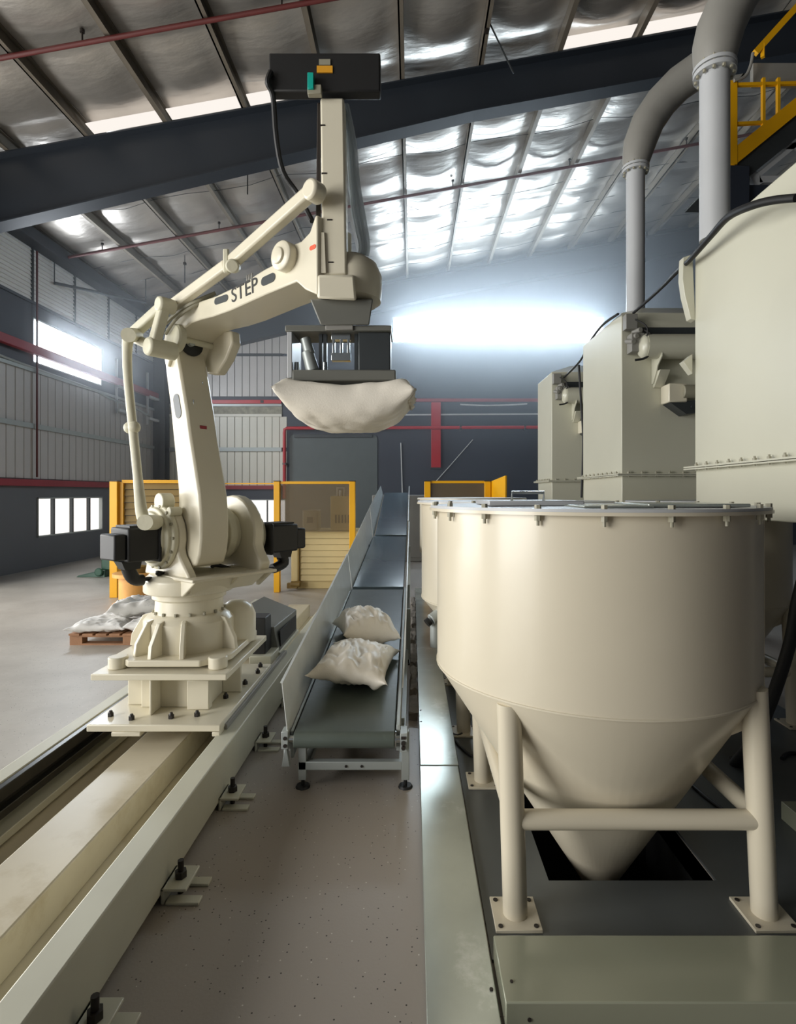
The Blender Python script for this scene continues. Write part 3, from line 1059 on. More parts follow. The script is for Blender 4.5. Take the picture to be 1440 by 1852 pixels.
for k in range(4):
    u, z = uv(446 + k * 3, 508 - k * 1.2, 0.12)
    b.hexa([W(u, 0.118, z), W(u + 0.008, 0.118, z), W(u + 0.008, 0.118, z + 0.03), W(u, 0.118, z + 0.03)],
           [W(u, 0.1215, z), W(u + 0.008, 0.1215, z), W(u + 0.008, 0.1215, z + 0.03), W(u, 0.1215, z + 0.03)])
b.build('small_mark', 'duct', fore)

# ---- parallel links
def p3(px, py, v):
    u, z = uv(px, py, v)
    return W(u, v, z)
vl = 0.30
b = MB()
b.tube([p3(264, 948, 0.34), p3(256, 925, 0.36), p3(249, 860, 0.38), p3(240, 770, 0.38), p3(232, 690, 0.38), p3(230, 640, 0.38), p3(232, 606, 0.38)], [0.036, 0.034, 0.026, 0.026, 0.026, 0.028, 0.034], 14, 4)
b.cyl(p3(232, 606, 0.41), p3(246, 606, 0.30), 0.042, n=20)
b.cyl(p3(262, 945, 0.40), p3(290, 945, 0.20), 0.045, n=20)
lk = b.build('rear_link', 'cream_dull', rob)
b = MB()
c = p3(240, 773, 0.38)
b.sphere(c + L * 0.0 + D * 0.02, 0.036, (1, 1, 1)).sphere(c - D * 0.035, 0.036)
b.build('link_clamp', 'cream_dull', lk)
# triangle link at the elbow
A = p3(236, 608, 0.30); Bt = p3(298, 552, 0.26); Ce = p3(277, 628, 0.30)
b = MB()
b.bar(A, Bt, 0.06, 0.06, up=L).bar(Bt, Ce, 0.06, 0.06, up=L).bar(A, Ce, 0.055, 0.05, up=L)
b.cyl(A + L * .03, A - L * .03, 0.04, n=18).cyl(Bt + L * .045, Bt - L * .06, 0.045, n=20).cyl(Ce + L * .04, Ce - L * .14, 0.055, n=20)
b.build('triangle_link', 'cream_dull', rob, bevel=0.012)
# upper link to the wrist
T0 = p3(304, 560, 0.17); T1 = p3(412, 481, 0.17); T2 = p3(566, 345, 0.17)
b = MB()
b.bar(T0, T1, 0.066, 0.058, up=L).bar(T1, T2, 0.066, 0.058, up=L)
b.cyl(T2 + L * .03, T2 - L * .05, 0.05, n=20)
ul = b.build('upper_link', 'cream', rob, bevel=0.012)
b = MB()
q0 = p3(409, 470, 0.20)
b.box(q0 + Vector((-0.016, -0.01, -0.07)), q0 + Vector((0.016, 0.02, 0.06)))
b.cyl(p3(420, 481, 0.215), p3(424, 482, 0.14), 0.036, n=20)
b.build('link_bracket', 'cream_dull', ul, bevel=0.008)
# hoses over the elbow
b = MB()
b.tube([p3(296, 588, 0.16), p3(318, 568, 0.16), p3(345, 550, 0.15), p3(390, 530, 0.05)], 0.012, 8, 4)
b.tube([p3(300, 604, 0.17), p3(316, 580, 0.17), p3(340, 560, 0.16), p3(386, 536, 0.05)], 0.010, 8, 4)
b.build('elbow_hose', 'grey_label', rob)

# ---- wrist: tall cover column and head
WY = 2.74
def wp(px, py, dy=0.0):
    return P(px, py, WY + dy)
b = MB()
lo_ = [wp(583, 497), wp(627, 497), wp(627, 497) + Vector((0, .10, 0)), wp(583, 497) + Vector((0, .10, 0))]
hi_ = [wp(579, 176), wp(622, 176), wp(622, 176) + Vector((0, .10, 0)), wp(579, 176) + Vector((0, .10, 0))]
b.hexa(lo_, hi_)
colm = b.build('wrist_column', 'cream', rob, bevel=0.010)
b = MB()
b.hexa([wp(570, 490, .03), wp(581, 490, .03), wp(581, 490, .09), wp(570, 490, .09)], [wp(574, 186, .03), wp(580, 186, .03), wp(580, 186, .09), wp(574, 186, .09)])
b.build('cable_bundle', 'bolt', colm, bevel=0.004)
b = MB()
for px, py, s in ((583, 226, 8), (586, 313, 8), (596, 397, 7), (598, 474, 4)):
    a = wp(px, py, -0.002)
    b.box(a + Vector((-0.012, 0, -0.004)), a + Vector((0.014, 0.004, 0.003)))
b.build('cover_clip', 'bolt', colm)
b = MB()
b.hexa([wp(581, 494, -.012), wp(590, 494, -.012), wp(590, 494, 0), wp(581, 494, 0)], [wp(581, 420, -.012), wp(587, 420, -.012), wp(587, 420, 0), wp(581, 420, 0)])
b.build('cover_edge', 'cream', colm, bevel=0.002)
# dark box on top of the column
b = MB()
a = wp(486, 165, -.02); c = wp(688, 95, .25)
b.box(a, (wp(688, 95, -.02).x, WY + .045, wp(688, 95, -.02).z))
topb = b.build('valve_box', 'black', rob, bevel=0.008)
b = MB()
b.box(wp(573, 131, -.026), wp(602, 121, -.018)); b.build('amber_label', 'amber_label', topb)
b = MB()
b.box(wp(577, 117, -.026), wp(598, 109, -.018)); b.build('grey_label', 'grey_label', topb)
b = MB()
b.box(wp(556, 160, -.06), wp(570, 142, -.018)); b.build('teal_connector', 'teal', topb, bevel=0.003)
b = MB()
b.box(wp(556, 169, -.05), wp(583, 161, -.018)); b.build('terminal_block', 'grey_label', topb, bevel=0.003)
b = MB()
b.tube([wp(490, 130, -.03), wp(484, 150, -.04), wp(494, 175, 0), wp(500, 250, .05), wp(512, 310, .1), wp(538, 350, .15), wp(565, 400, .1)], 0.014, 8, 4)
b.build('feed_hose', 'black', topb)
b = MB()
for k, dx in enumerate((0, 5, 10)):
    b.tube([wp(622 + dx * .4, 190, .10), wp(630 + dx, 260, .12), wp(636 + dx, 330, .13), wp(642 + dx * 1.4, 390, .12), wp(654 + dx, 440, .12), wp(652 + dx, 462, .14)], 0.016, 8, 4)
b.build('hose_bundle', 'clear_hose', colm)
# wrist housing
b = MB()
b.hexa([wp(574, 540, -.03), wp(645, 544, -.03), wp(645, 544, .30), wp(574, 540, .30)], [wp(574, 497, -.03), wp(641, 497, -.03), wp(641, 497, .30), wp(574, 497, .30)])
wh = b.build('wrist_housing', 'cream', rob, bevel=0.012)
b = MB()
wc = wp(636, 0, .17); wc.z = 0
r_ = 0.16
b.lathe([(0, 2.585), (0.12, 2.585), (0.155, 2.61), (0.16, 2.66), (0.16, 2.74), (0.135, 2.80), (0.08, 2.84), (0, 2.85)], wc, n=36)
b.build('wrist_dome', 'cream', wh)
b = MB()
a = wp(563, 590, .02)
b.hexa([wp(580, 588, .02), wp(668, 588, .02), wp(668, 588, .28), wp(580, 588, .28)], [wp(561, 541, .02), wp(675, 541, .02), wp(675, 541, .28), wp(561, 541, .28)])
b.build('wrist_flange', 'housing', wh, bevel=0.006)

# ---- gripper
GY = 2.80
def gp(px, py, dy=0.0):
    return P(px, py, GY + dy)
b = MB()
b.box((gp(590, 0).x, GY - .03, gp(0, 600).z), (gp(640, 0).x, GY + .20, gp(0, 576).z))
b.build('gripper_neck', 'duct', rob, bevel=0.004)
b = MB()
zt = gp(0, 590).z; zb = gp(0, 601).z
b.box((gp(517, 0).x, GY - .02, zb), (gp(708, 0).x, GY + .20, zt))
gf = b.build('gripper_frame', 'housing', rob, bevel=0.005)
b = MB()
b.box((gp(520, 0).x, GY - .01, gp(0, 684).z), (gp(529, 0).x, GY + .22, gp(0, 600).z))
b.build('side_plate', 'pipe', gf, bevel=0.003)
b = MB()
b.box((gp(648, 0).x, GY + .0, gp(0, 684).z), (gp(706, 0).x, GY + .22, gp(0, 600).z))
b.build('side_box', 'dark', gf, bevel=0.006)
b = MB()
b.box((gp(530, 0).x, GY - .02, gp(0, 690).z), (gp(716, 0).x, GY + .24, gp(0, 670).z))
b.build('pressure_plate', 'housing', gf, bevel=0.006)
b = MB()
b.box((gp(598, 0).x, GY + .02, gp(0, 650).z), (gp(633, 0).x, GY + .06, gp(0, 636).z)).box((gp(598, 0).x, GY + .02, gp(0, 612).z), (gp(633, 0).x, GY + .06, gp(0, 601).z))
for x in (600, 614, 627):
    b.box((gp(x, 0).x, GY + .02, gp(0, 640).z), (gp(x + 4.5, 0).x, GY + .05, gp(0, 610).z))
b.build('center_cylinder', 'chrome', gf, bevel=0.002)
for (x0, y0, x1, y1, r) in ((552, 612, 560, 640, .028), (556, 636, 566, 672, .034), (683, 645, 683, 668, .012), (537, 655, 537, 672, .014), (588, 655, 588, 672, .014)):
    b = MB()
    b.cyl(gp(x0, y0, .03), gp(x1, y1, .03), r * .9, r, n=18)
    b.build('air_cylinder', 'grey_metal' if r > .02 else 'chrome', gf, bevel=0.003)
for x in (575, 583, 640):
    b = MB()
    b.box((gp(x, 0).x, GY + .03, gp(0, 672).z), (gp(x + 6, 0).x, GY + .07, gp(0, 601).z))
    b.build('tie_rod', 'dark', gf)
for dy in (-.03, .23):
    for x in (548, 596, 646, 694):
        b = MB()
        xx = gp(x, 0).x
        s = -1 if dy < 0 else 1
        z0 = gp(0, 682).z
        b.tube([(xx, GY + dy, z0), (xx, GY + dy + s * .055, z0 - .04), (xx, GY + dy + s * .06, z0 - .12)], 0.009, 8, 3) if dy > 0 else None
        if dy > 0:
            b.build('claw', 'chrome', gf)
        else:
            b.bm.free()


# ================================================================== SACKS
def sack(name, Lx, Wy, Hh, loc, rot, label, mat='sack', group=None, seed=0, bend=0.0, ear=0.06, sagx=0.0, crumple=0.012, pinch=0.0, topflat=None, twist=0.0, px=0.55):
    """filled woven sack: two skins meeting in a seam, corners pulled out to ears"""
    nx, ny = 56, 40
    b = MB()
    def pt(s, t, top):
        ax, ay = abs(s), abs(t)
        prof = max(0.0, (1 - ax ** 3.2)) ** px * max(0.0, (1 - ay ** 3.0)) ** 0.55
        z = Hh / 2 * prof * (1 if top else -1)
        x = s * Lx / 2 * (1 + ear * (ay ** 4) * (0.5 + 0.5 * ax)) * (1 - 0.05 * (1 - ay ** 2) * ax ** 6)
        y = t * Wy / 2 * (1 - 0.06 * (1 - ax ** 2) * ay ** 6 + ear * ax ** 6) * (1 - pinch * ax ** 6)
        n1 = noise.noise(Vector((s * 2.1 + seed * 3.1, t * 2.1, 1.7 * top + seed)))
        n2 = noise.noise(Vector((s * 3.6 + seed, t * 3.2, 7.3 * top + seed)))
        n3 = abs(noise.noise(Vector((s * 2.2 + t * 1.5 + seed, t * 3.6 - s * 1.2, 3.3 * top + seed))))
        f = min(1, (1 - max(ax, ay)) * 6)
        n4 = 1 - abs(noise.noise(Vector((s * 2.2 - t * 3.1 + seed * 1.3, t * 2.0 + s * 1.1, 5.1 * top + seed)))) * 2.2
        z += (n1 * 1.5 + n2 * 0.9 - n3 * 1.5 + max(0, n4) ** 2 * 1.1) * crumple * f
        z += bend * (ax ** 2.2) + sagx * (ay ** 2)
        if top and topflat is not None:
            z = min(z, topflat + bend * (ax ** 2.2) * 0.7 + 0.010 * n1)
        edge = 1 - f
        z += edge * 0.02 * noise.noise(Vector((s * 4 + seed, t * 4, 2.2)))
        y += twist * s * z
        return Vector((x, y, z))
    G = {}
    for top in (1, 0):
        for i in range(nx + 1):
            for j in range(ny + 1):
                s, t = -1 + 2 * i / nx, -1 + 2 * j / ny
                if top == 0 and (i in (0, nx) or j in (0, ny)):
                    G[(0, i, j)] = G[(1, i, j)]
                else:
                    G[(top, i, j)] = b.bm.verts.new(pt(s, t, top))
    for top in (1, 0):
        for i in range(nx):
            for j in range(ny):
                f = (G[(top, i, j)], G[(top, i + 1, j)], G[(top, i + 1, j + 1)], G[(top, i, j + 1)])
                b.bm.faces.new(f if top else f[::-1])
    o = b.build(name, mat, None, ang=70)
    o.location = loc
    o.rotation_euler = rot
    return tag(o, label, 'sack', group)


# held sack under the gripper
sk = sack('filled_sack', 0.655, 0.46, 0.27, (gp(627, 0).x, GY + .10, 2.058), (0, 0, 0), 'bulging white sack hanging from the gripper of the robot, high above the conveyor', seed=2, bend=0.055, ear=0.08, crumple=0.006, topflat=0.082, px=0.42)
b = MB()
for k in range(9):
    b.cyl((0.315 + 0.004 * (k % 3), -0.19 + 0.045 * k, 0.03 + 0.012 * math.sin(k * 2.1)), (0.345 + 0.006 * (k % 2), -0.185 + 0.045 * k, 0.045 + 0.02 * math.sin(k * 1.3)), 0.018, 0.006, n=6)
b.build('frayed_seam', 'sack', None).parent = sk
bpy.data.objects['frayed_seam'].location = (0, 0, 0)

# ================================================================== CONVEYORS
def belt_z(y):
    return 0.32 + 0.097 * (y - 2.95) if y < 9.05 else 0.915 + 0.225 * (y - 9.05)


BX0, BX1 = -0.635, -0.095
cv = thing('belt_conveyor', (-0.36, 3, 0), 'nearest belt conveyor with dark green belt, slanted left guard and two white sacks on it', 'conveyor')
y0, y1 = 2.98, 5.80
b = MB()
n = Vector((0, -0.097, 1)).normalized()
def beltloop(b, ya, yb, r, x0, x1):
    za, zb = belt_z(ya) - r, belt_z(yb) - r
    prof = []
    for i in range(11):
        a = math.pi / 2 + math.pi * i / 10
        prof.append((ya + r * math.cos(a), za + r * math.sin(a)))
    for i in range(11):
        a = -math.pi / 2 + math.pi * i / 10
        prof.append((yb + r * math.cos(a), zb + r * math.sin(a)))
    b.hexa([(x0, yy, z) for yy, z in prof], [(x1, yy, z) for yy, z in prof])
beltloop(b, y0, y1, 0.045, BX0, BX1)
b.build('belt', 'belt', cv, bevel=0.004)
b = MB(); b.cyl((BX0 - 0.03, y0, belt_z(y0) - .045), (BX1 + 0.035, y0, belt_z(y0) - .045), 0.02, n=14)
b.cyl((BX1 + 0.003, y0, belt_z(y0) - .045), (BX1 + 0.010, y0, belt_z(y0) - .045), 0.043, n=24)
b.build('roller_shaft', 'chrome', cv)
# left guard: slanted sheet leaning outwards
b = MB()
gl = [(-0.662, 2.965, belt_z(2.96) - 0.10), (-0.652, 5.95, belt_z(5.95) - 0.06), (-0.70, 5.95, belt_z(5.95) + 0.34), (-0.700, 2.955, 0.59)]
b.hexa([Vector(p) for p in gl], [Vector(p) + Vector((0.004, 0, 0.001)) for p in gl])
b.bar(Vector((-0.70, 2.955, 0.59)), Vector((-0.70, 5.95, belt_z(5.95) + 0.34)), 0.014, 0.004)
b.build('side_guard', 'guard', cv)
b = MB()
b.hexa([(-0.662, 3.0, belt_z(3) - .16), (-0.662, 5.8, belt_z(5.8) - .16), (-0.645, 5.8, belt_z(5.8) - .16), (-0.645, 3.0, belt_z(3) - .16)],
       [(-0.662, 3.0, belt_z(3) - .012), (-0.662, 5.8, belt_z(5.8) - .012), (-0.645, 5.8, belt_z(5.8) - .012), (-0.645, 3.0, belt_z(3) - .012)])
b.hexa([(-0.086, 3.0, belt_z(3) - .12), (-0.086, 5.8, belt_z(5.8) - .12), (-0.066, 5.8, belt_z(5.8) - .12), (-0.066, 3.0, belt_z(3) - .12)],
       [(-0.086, 3.0, belt_z(3) + .02), (-0.086, 5.8, belt_z(5.8) + .02), (-0.066, 5.8, belt_z(5.8) + .02), (-0.066, 3.0, belt_z(3) + .02)])
b.build('side_frame', 'grey_metal', cv, bevel=0.003)
b = MB()
gr = [(-0.066, 3.45, belt_z(3.45) + .02), (-0.066, 5.95, belt_z(5.95) + .02), (-0.055, 5.95, belt_z(5.95) + .24), (-0.055, 3.7, belt_z(3.7) + .20)]
b.hexa([Vector(p) for p in gr], [Vector(p) + Vector((0.010, 0, 0)) for p in gr])
b.build('side_guard', 'guard', cv)
# tension brackets at the front
b = MB()
b.box((-0.70, 2.95, 0.235), (-0.664, 3.02, 0.33)); b.box((-0.69, 2.96, 0.15), (-0.672, 2.99, 0.235))
b.hexa([(-0.70, 2.955, 0.14), (-0.655, 2.955, 0.14), (-0.655, 2.985, 0.14), (-0.70, 2.985, 0.14)], [(-0.684, 2.955, 0.235), (-0.672, 2.955, 0.235), (-0.672, 2.985, 0.235), (-0.684, 2.985, 0.235)])
tb = b.build('tension_bracket', 'grey_metal', cv, bevel=0.003)
b = MB(); b.cyl((-0.68, 2.945, 0.295), (-0.68, 2.952, 0.295), 0.010, n=10).cyl((-0.68, 2.945, 0.255), (-0.68, 2.952, 0.255), 0.010, n=10); b.build('bolt', 'bolt', tb)
b = MB()
b.box((-0.066, 2.95, 0.22), (-0.026, 3.05, 0.32)); tb = b.build('tension_bracket', 'grey_metal', cv, bevel=0.003)
b = MB(); b.box((-0.06, 2.94, 0.292), (-0.035, 2.951, 0.305)).cyl((-0.048, 2.94, 0.27), (-0.048, 2.951, 0.27), 0.012, n=10).cyl((-0.048, 2.93, 0.248), (-0.048, 2.951, 0.248), 0.011, n=6); b.build('bolt', 'bolt', tb)
# legs with round feet
for x in (-0.598, -0.038):
    for yy in (3.02, 5.2):
        zt = belt_z(yy) - 0.02 if x > -0.3 else belt_z(yy) - 0.10
        b = MB()
        b.box((x - 0.021, yy - 0.02, 0.045), (x + 0.021, yy + 0.02, zt))
        lg = b.build('leg', 'grey_metal', cv, bevel=0.003)
        b = MB()
        b.cyl((x, yy, 0), (x, yy, 0.012), 0.04, 0.034, n=20).cyl((x, yy, 0.012), (x, yy, 0.06), 0.010, n=8)
        b.build('foot_pad', 'black', lg)
b = MB()
b.box((-0.62, 3.0, 0.10), (-0.058, 3.04, 0.145))
fb = b.build('cross_bar', 'grey_metal', cv, bevel=0.003)
b = MB()
for x in (-0.36, -0.275):
    b.cyl((x, 2.995, 0.122), (x, 3.001, 0.122), 0.007, n=10)
b.build('bolt_hole', 'bolt', fb)
b = MB()
b.box((-0.598, 3.04, 0.10), (-0.56, 5.2, 0.14)).box((-0.075, 3.04, 0.10), (-0.04, 5.2, 0.14)).box((-0.43, 3.3, 0.12), (-0.36, 3.36, 0.28)).box((-0.60, 3.5, 0.14), (-0.05, 3.54, 0.18))
b.build('under_frame', 'grey_metal', cv, bevel=0.003)
b = MB()
b.box((-0.40, 3.4, 0.13), (-0.22, 3.75, 0.26)).cyl((-0.16, 3.35, 0.2), (-0.16, 3.7, 0.2), 0.06, n=18)
b.build('drive_motor', 'dark', cv, bevel=0.01)

cv2 = thing('belt_conveyor', (-0.36, 7, 0), 'middle belt conveyor with blue-grey belt rising behind the one that carries two sacks', 'conveyor')
b = MB(); beltloop(b, 5.92, 9.0, 0.045, BX0, BX1); b.build('belt', 'belt_blue', cv2, bevel=0.004)
b = MB()
gl = [(-0.652, 5.98, belt_z(5.98) - 0.06), (-0.645, 9.0, belt_z(9) - 0.06), (-0.70, 9.0, belt_z(9) + 0.47), (-0.70, 5.98, belt_z(5.98) + 0.34)]
b.hexa([Vector(p) for p in gl], [Vector(p) + Vector((0.004, 0, 0.001)) for p in gl])
b.build('side_guard', 'guard', cv2)
b = MB()
gr = [(-0.07, 5.96, belt_z(5.96) - .1), (-0.07, 9.0, belt_z(9) - .1), (-0.06, 9.0, belt_z(9) + .24), (-0.06, 5.96, belt_z(5.96) + .2)]
b.hexa([Vector(p) for p in gr], [Vector(p) + Vector((0.012, 0, 0)) for p in gr])
b.build('side_guard', 'guard', cv2)
for x in (-0.60, -0.05):
    for yy in (6.3, 8.6):
        b = MB(); b.box((x - 0.02, yy - 0.02, 0), (x + 0.02, yy + 0.02, belt_z(yy) - .08)); b.build('leg', 'grey_metal', cv2)
b = MB(); b.box((-0.90, 8.1, 0.62), (-0.70, 8.5, 0.80)); b.cyl((-0.80, 8.0, .71), (-0.80, 8.1, .71), 0.07, n=16); b.box((-0.72, 8.2, 0.55), (-0.64, 8.4, 0.85)); b.build('drive_motor', 'black', cv2, bevel=0.02)
b = MB(); b.cyl((BX0, 5.86, belt_z(5.86) - .05), (BX1, 5.86, belt_z(5.86) - .05), 0.012, n=14); b.build('transfer_roller', 'black', cv2)

cv3 = thing('belt_conveyor', (-0.36, 10.5, 0), 'farthest and steepest belt conveyor section passing between the yellow fences', 'conveyor')
b = MB(); beltloop(b, 9.12, 12.2, 0.045, BX0 + .02, BX1); b.build('belt', 'belt_blue', cv3, bevel=0.004)
b = MB()
gl = [(-0.645, 9.06, belt_z(9.06) - 0.06), (-0.645, 12.2, belt_z(12.2) - 0.06), (-0.70, 12.2, belt_z(12.2) + 0.15), (-0.70, 9.06, belt_z(9.06) + 0.47)]
b.hexa([Vector(p) for p in gl], [Vector(p) + Vector((0.004, 0, 0.001)) for p in gl])
b.build('side_guard', 'guard', cv3)
b = MB()
gr = [(-0.085, 9.06, belt_z(9.06) - .1), (-0.085, 12.2, belt_z(12.2) - .1), (-0.075, 12.2, belt_z(12.2) + .15), (-0.075, 9.06, belt_z(9.06) + .24)]
b.hexa([Vector(p) for p in gr], [Vector(p) + Vector((0.012, 0, 0)) for p in gr])
b.build('side_guard', 'guard', cv3)
for x in (-0.60, -0.07):
    for yy in (9.5, 11.9):
        b = MB(); b.box((x - 0.02, yy - 0.02, 0), (x + 0.02, yy + 0.02, belt_z(yy) - .08)); b.build('leg', 'grey_metal', cv3)

sl = math.atan(0.097)
sack('filled_sack', 0.66, 0.45, 0.185, (-0.365, 3.68, belt_z(3.68) + 0.100), (sl, 0, math.radians(90 - 5)), 'crumpled white sack lying flat on the front belt, nearest of the two', seed=5, crumple=0.013, ear=0.13, bend=-0.012)
sack('filled_sack', 0.56, 0.40, 0.24, (-0.37, 4.33, belt_z(4.33) + 0.128), (sl, math.radians(4), math.radians(90 + 16)), 'rounded white sack on the front belt just behind the flat crumpled one', seed=11, crumple=0.014, ear=0.10, bend=-0.05)

# ================================================================== FLOOR PLATES
def plate(x0, x1, ya, yb, z0, z1, mat, label, bevel=0.003, screws=()):
    r = thing('cover_plate', ((x0 + x1) / 2, (ya + yb) / 2, z0), label, 'floor plate')
    b = MB(); b.box((x0, ya, z0), (x1, yb, z1)); b.build('sheet', mat, r, bevel=bevel)
    for sx, sy in screws:
        b = MB(); b.cyl((sx, sy, z1 - 0.001), (sx, sy, z1 + 0.004), 0.006, n=8); b.build('screw', 'bolt', r)
    return r
plate(0.043, 0.264, 0.9, 3.19, 0.0, 0.03, 'galv', 'near galvanised cover strip along the floor between the conveyor and the front hopper', screws=((0.25, 1.75), (0.25, 1.5)))
plate(0.045, 0.268, 3.195, 5.4, 0.0, 0.034, 'galv', 'second galvanised cover strip, starting level with the front legs of the conveyor', screws=((0.06, 4.0), (0.06, 3.8)))
plate(0.045, 0.27, 5.405, 9.2, 0.0, 0.03, 'galv', 'far galvanised cover strip running back beside the conveyor')
# plate under the hopper with the pit cut out
r = thing('cover_plate', (0.9, 3.0, 0), 'dark grey floor plate with a square pit opening under the front hopper', 'floor plate')
b = MB()
X = [0.272, PX0, PX1, 2.75]; Y = [1.885, PY0, PY1, 5.2]
for i in range(3):
    for j in range(3):
        if (i, j) != (1, 1):
            b.box((X[i], Y[j], 0.0), (X[i + 1], Y[j + 1], 0.012))
b.build('sheet', 'plate', r)
cvr = thing('cover_plate', (1.3, 1.75, 0), 'glossy grey-green sheet cover across the floor in front of the front hopper legs', 'floor plate')
b = MB(); b.box((0.275, 1.63, 0.0), (2.12, 1.88, 0.10)); b.build('sheet', 'cover', cvr, bevel=0.004)
b = MB()
b.cyl((0.305, 1.70, 0.1), (0.305, 1.70, 0.103), 0.005, n=8).cyl((0.345, 1.63, 0.05), (0.345, 1.627, 0.05), 0.006, n=8)
b.build('screw', 'bolt', cvr)
plate(1.80, 2.7, 2.25, 2.70, 0.012, 0.10, 'cover', 'low pale box cover on the floor at the right edge behind the hopper leg')
# broken concrete along the strip
r = thing('concrete_kerb', (-0.0, 5, 0), 'rough broken concrete edge between the conveyor and the cover strips', 'kerb')
for k in range(12):
    b = MB()
    y_ = 3.9 + 0.36 * k
    b.box((-0.015, y_, 0), (0.040, y_ + 0.33, 0.05 + 0.05 * random.random()))
    bmesh.ops.subdivide_edges(b.bm, edges=b.bm.edges[:], cuts=2, use_grid_fill=True)
    for v in b.bm.verts:
        v.co += Vector((random.uniform(-.012, .006), random.uniform(-.015, .015), random.uniform(-.012, .012) if v.co.z > 0.01 else 0))
    b.build('concrete_chunk', 'concrete', r)


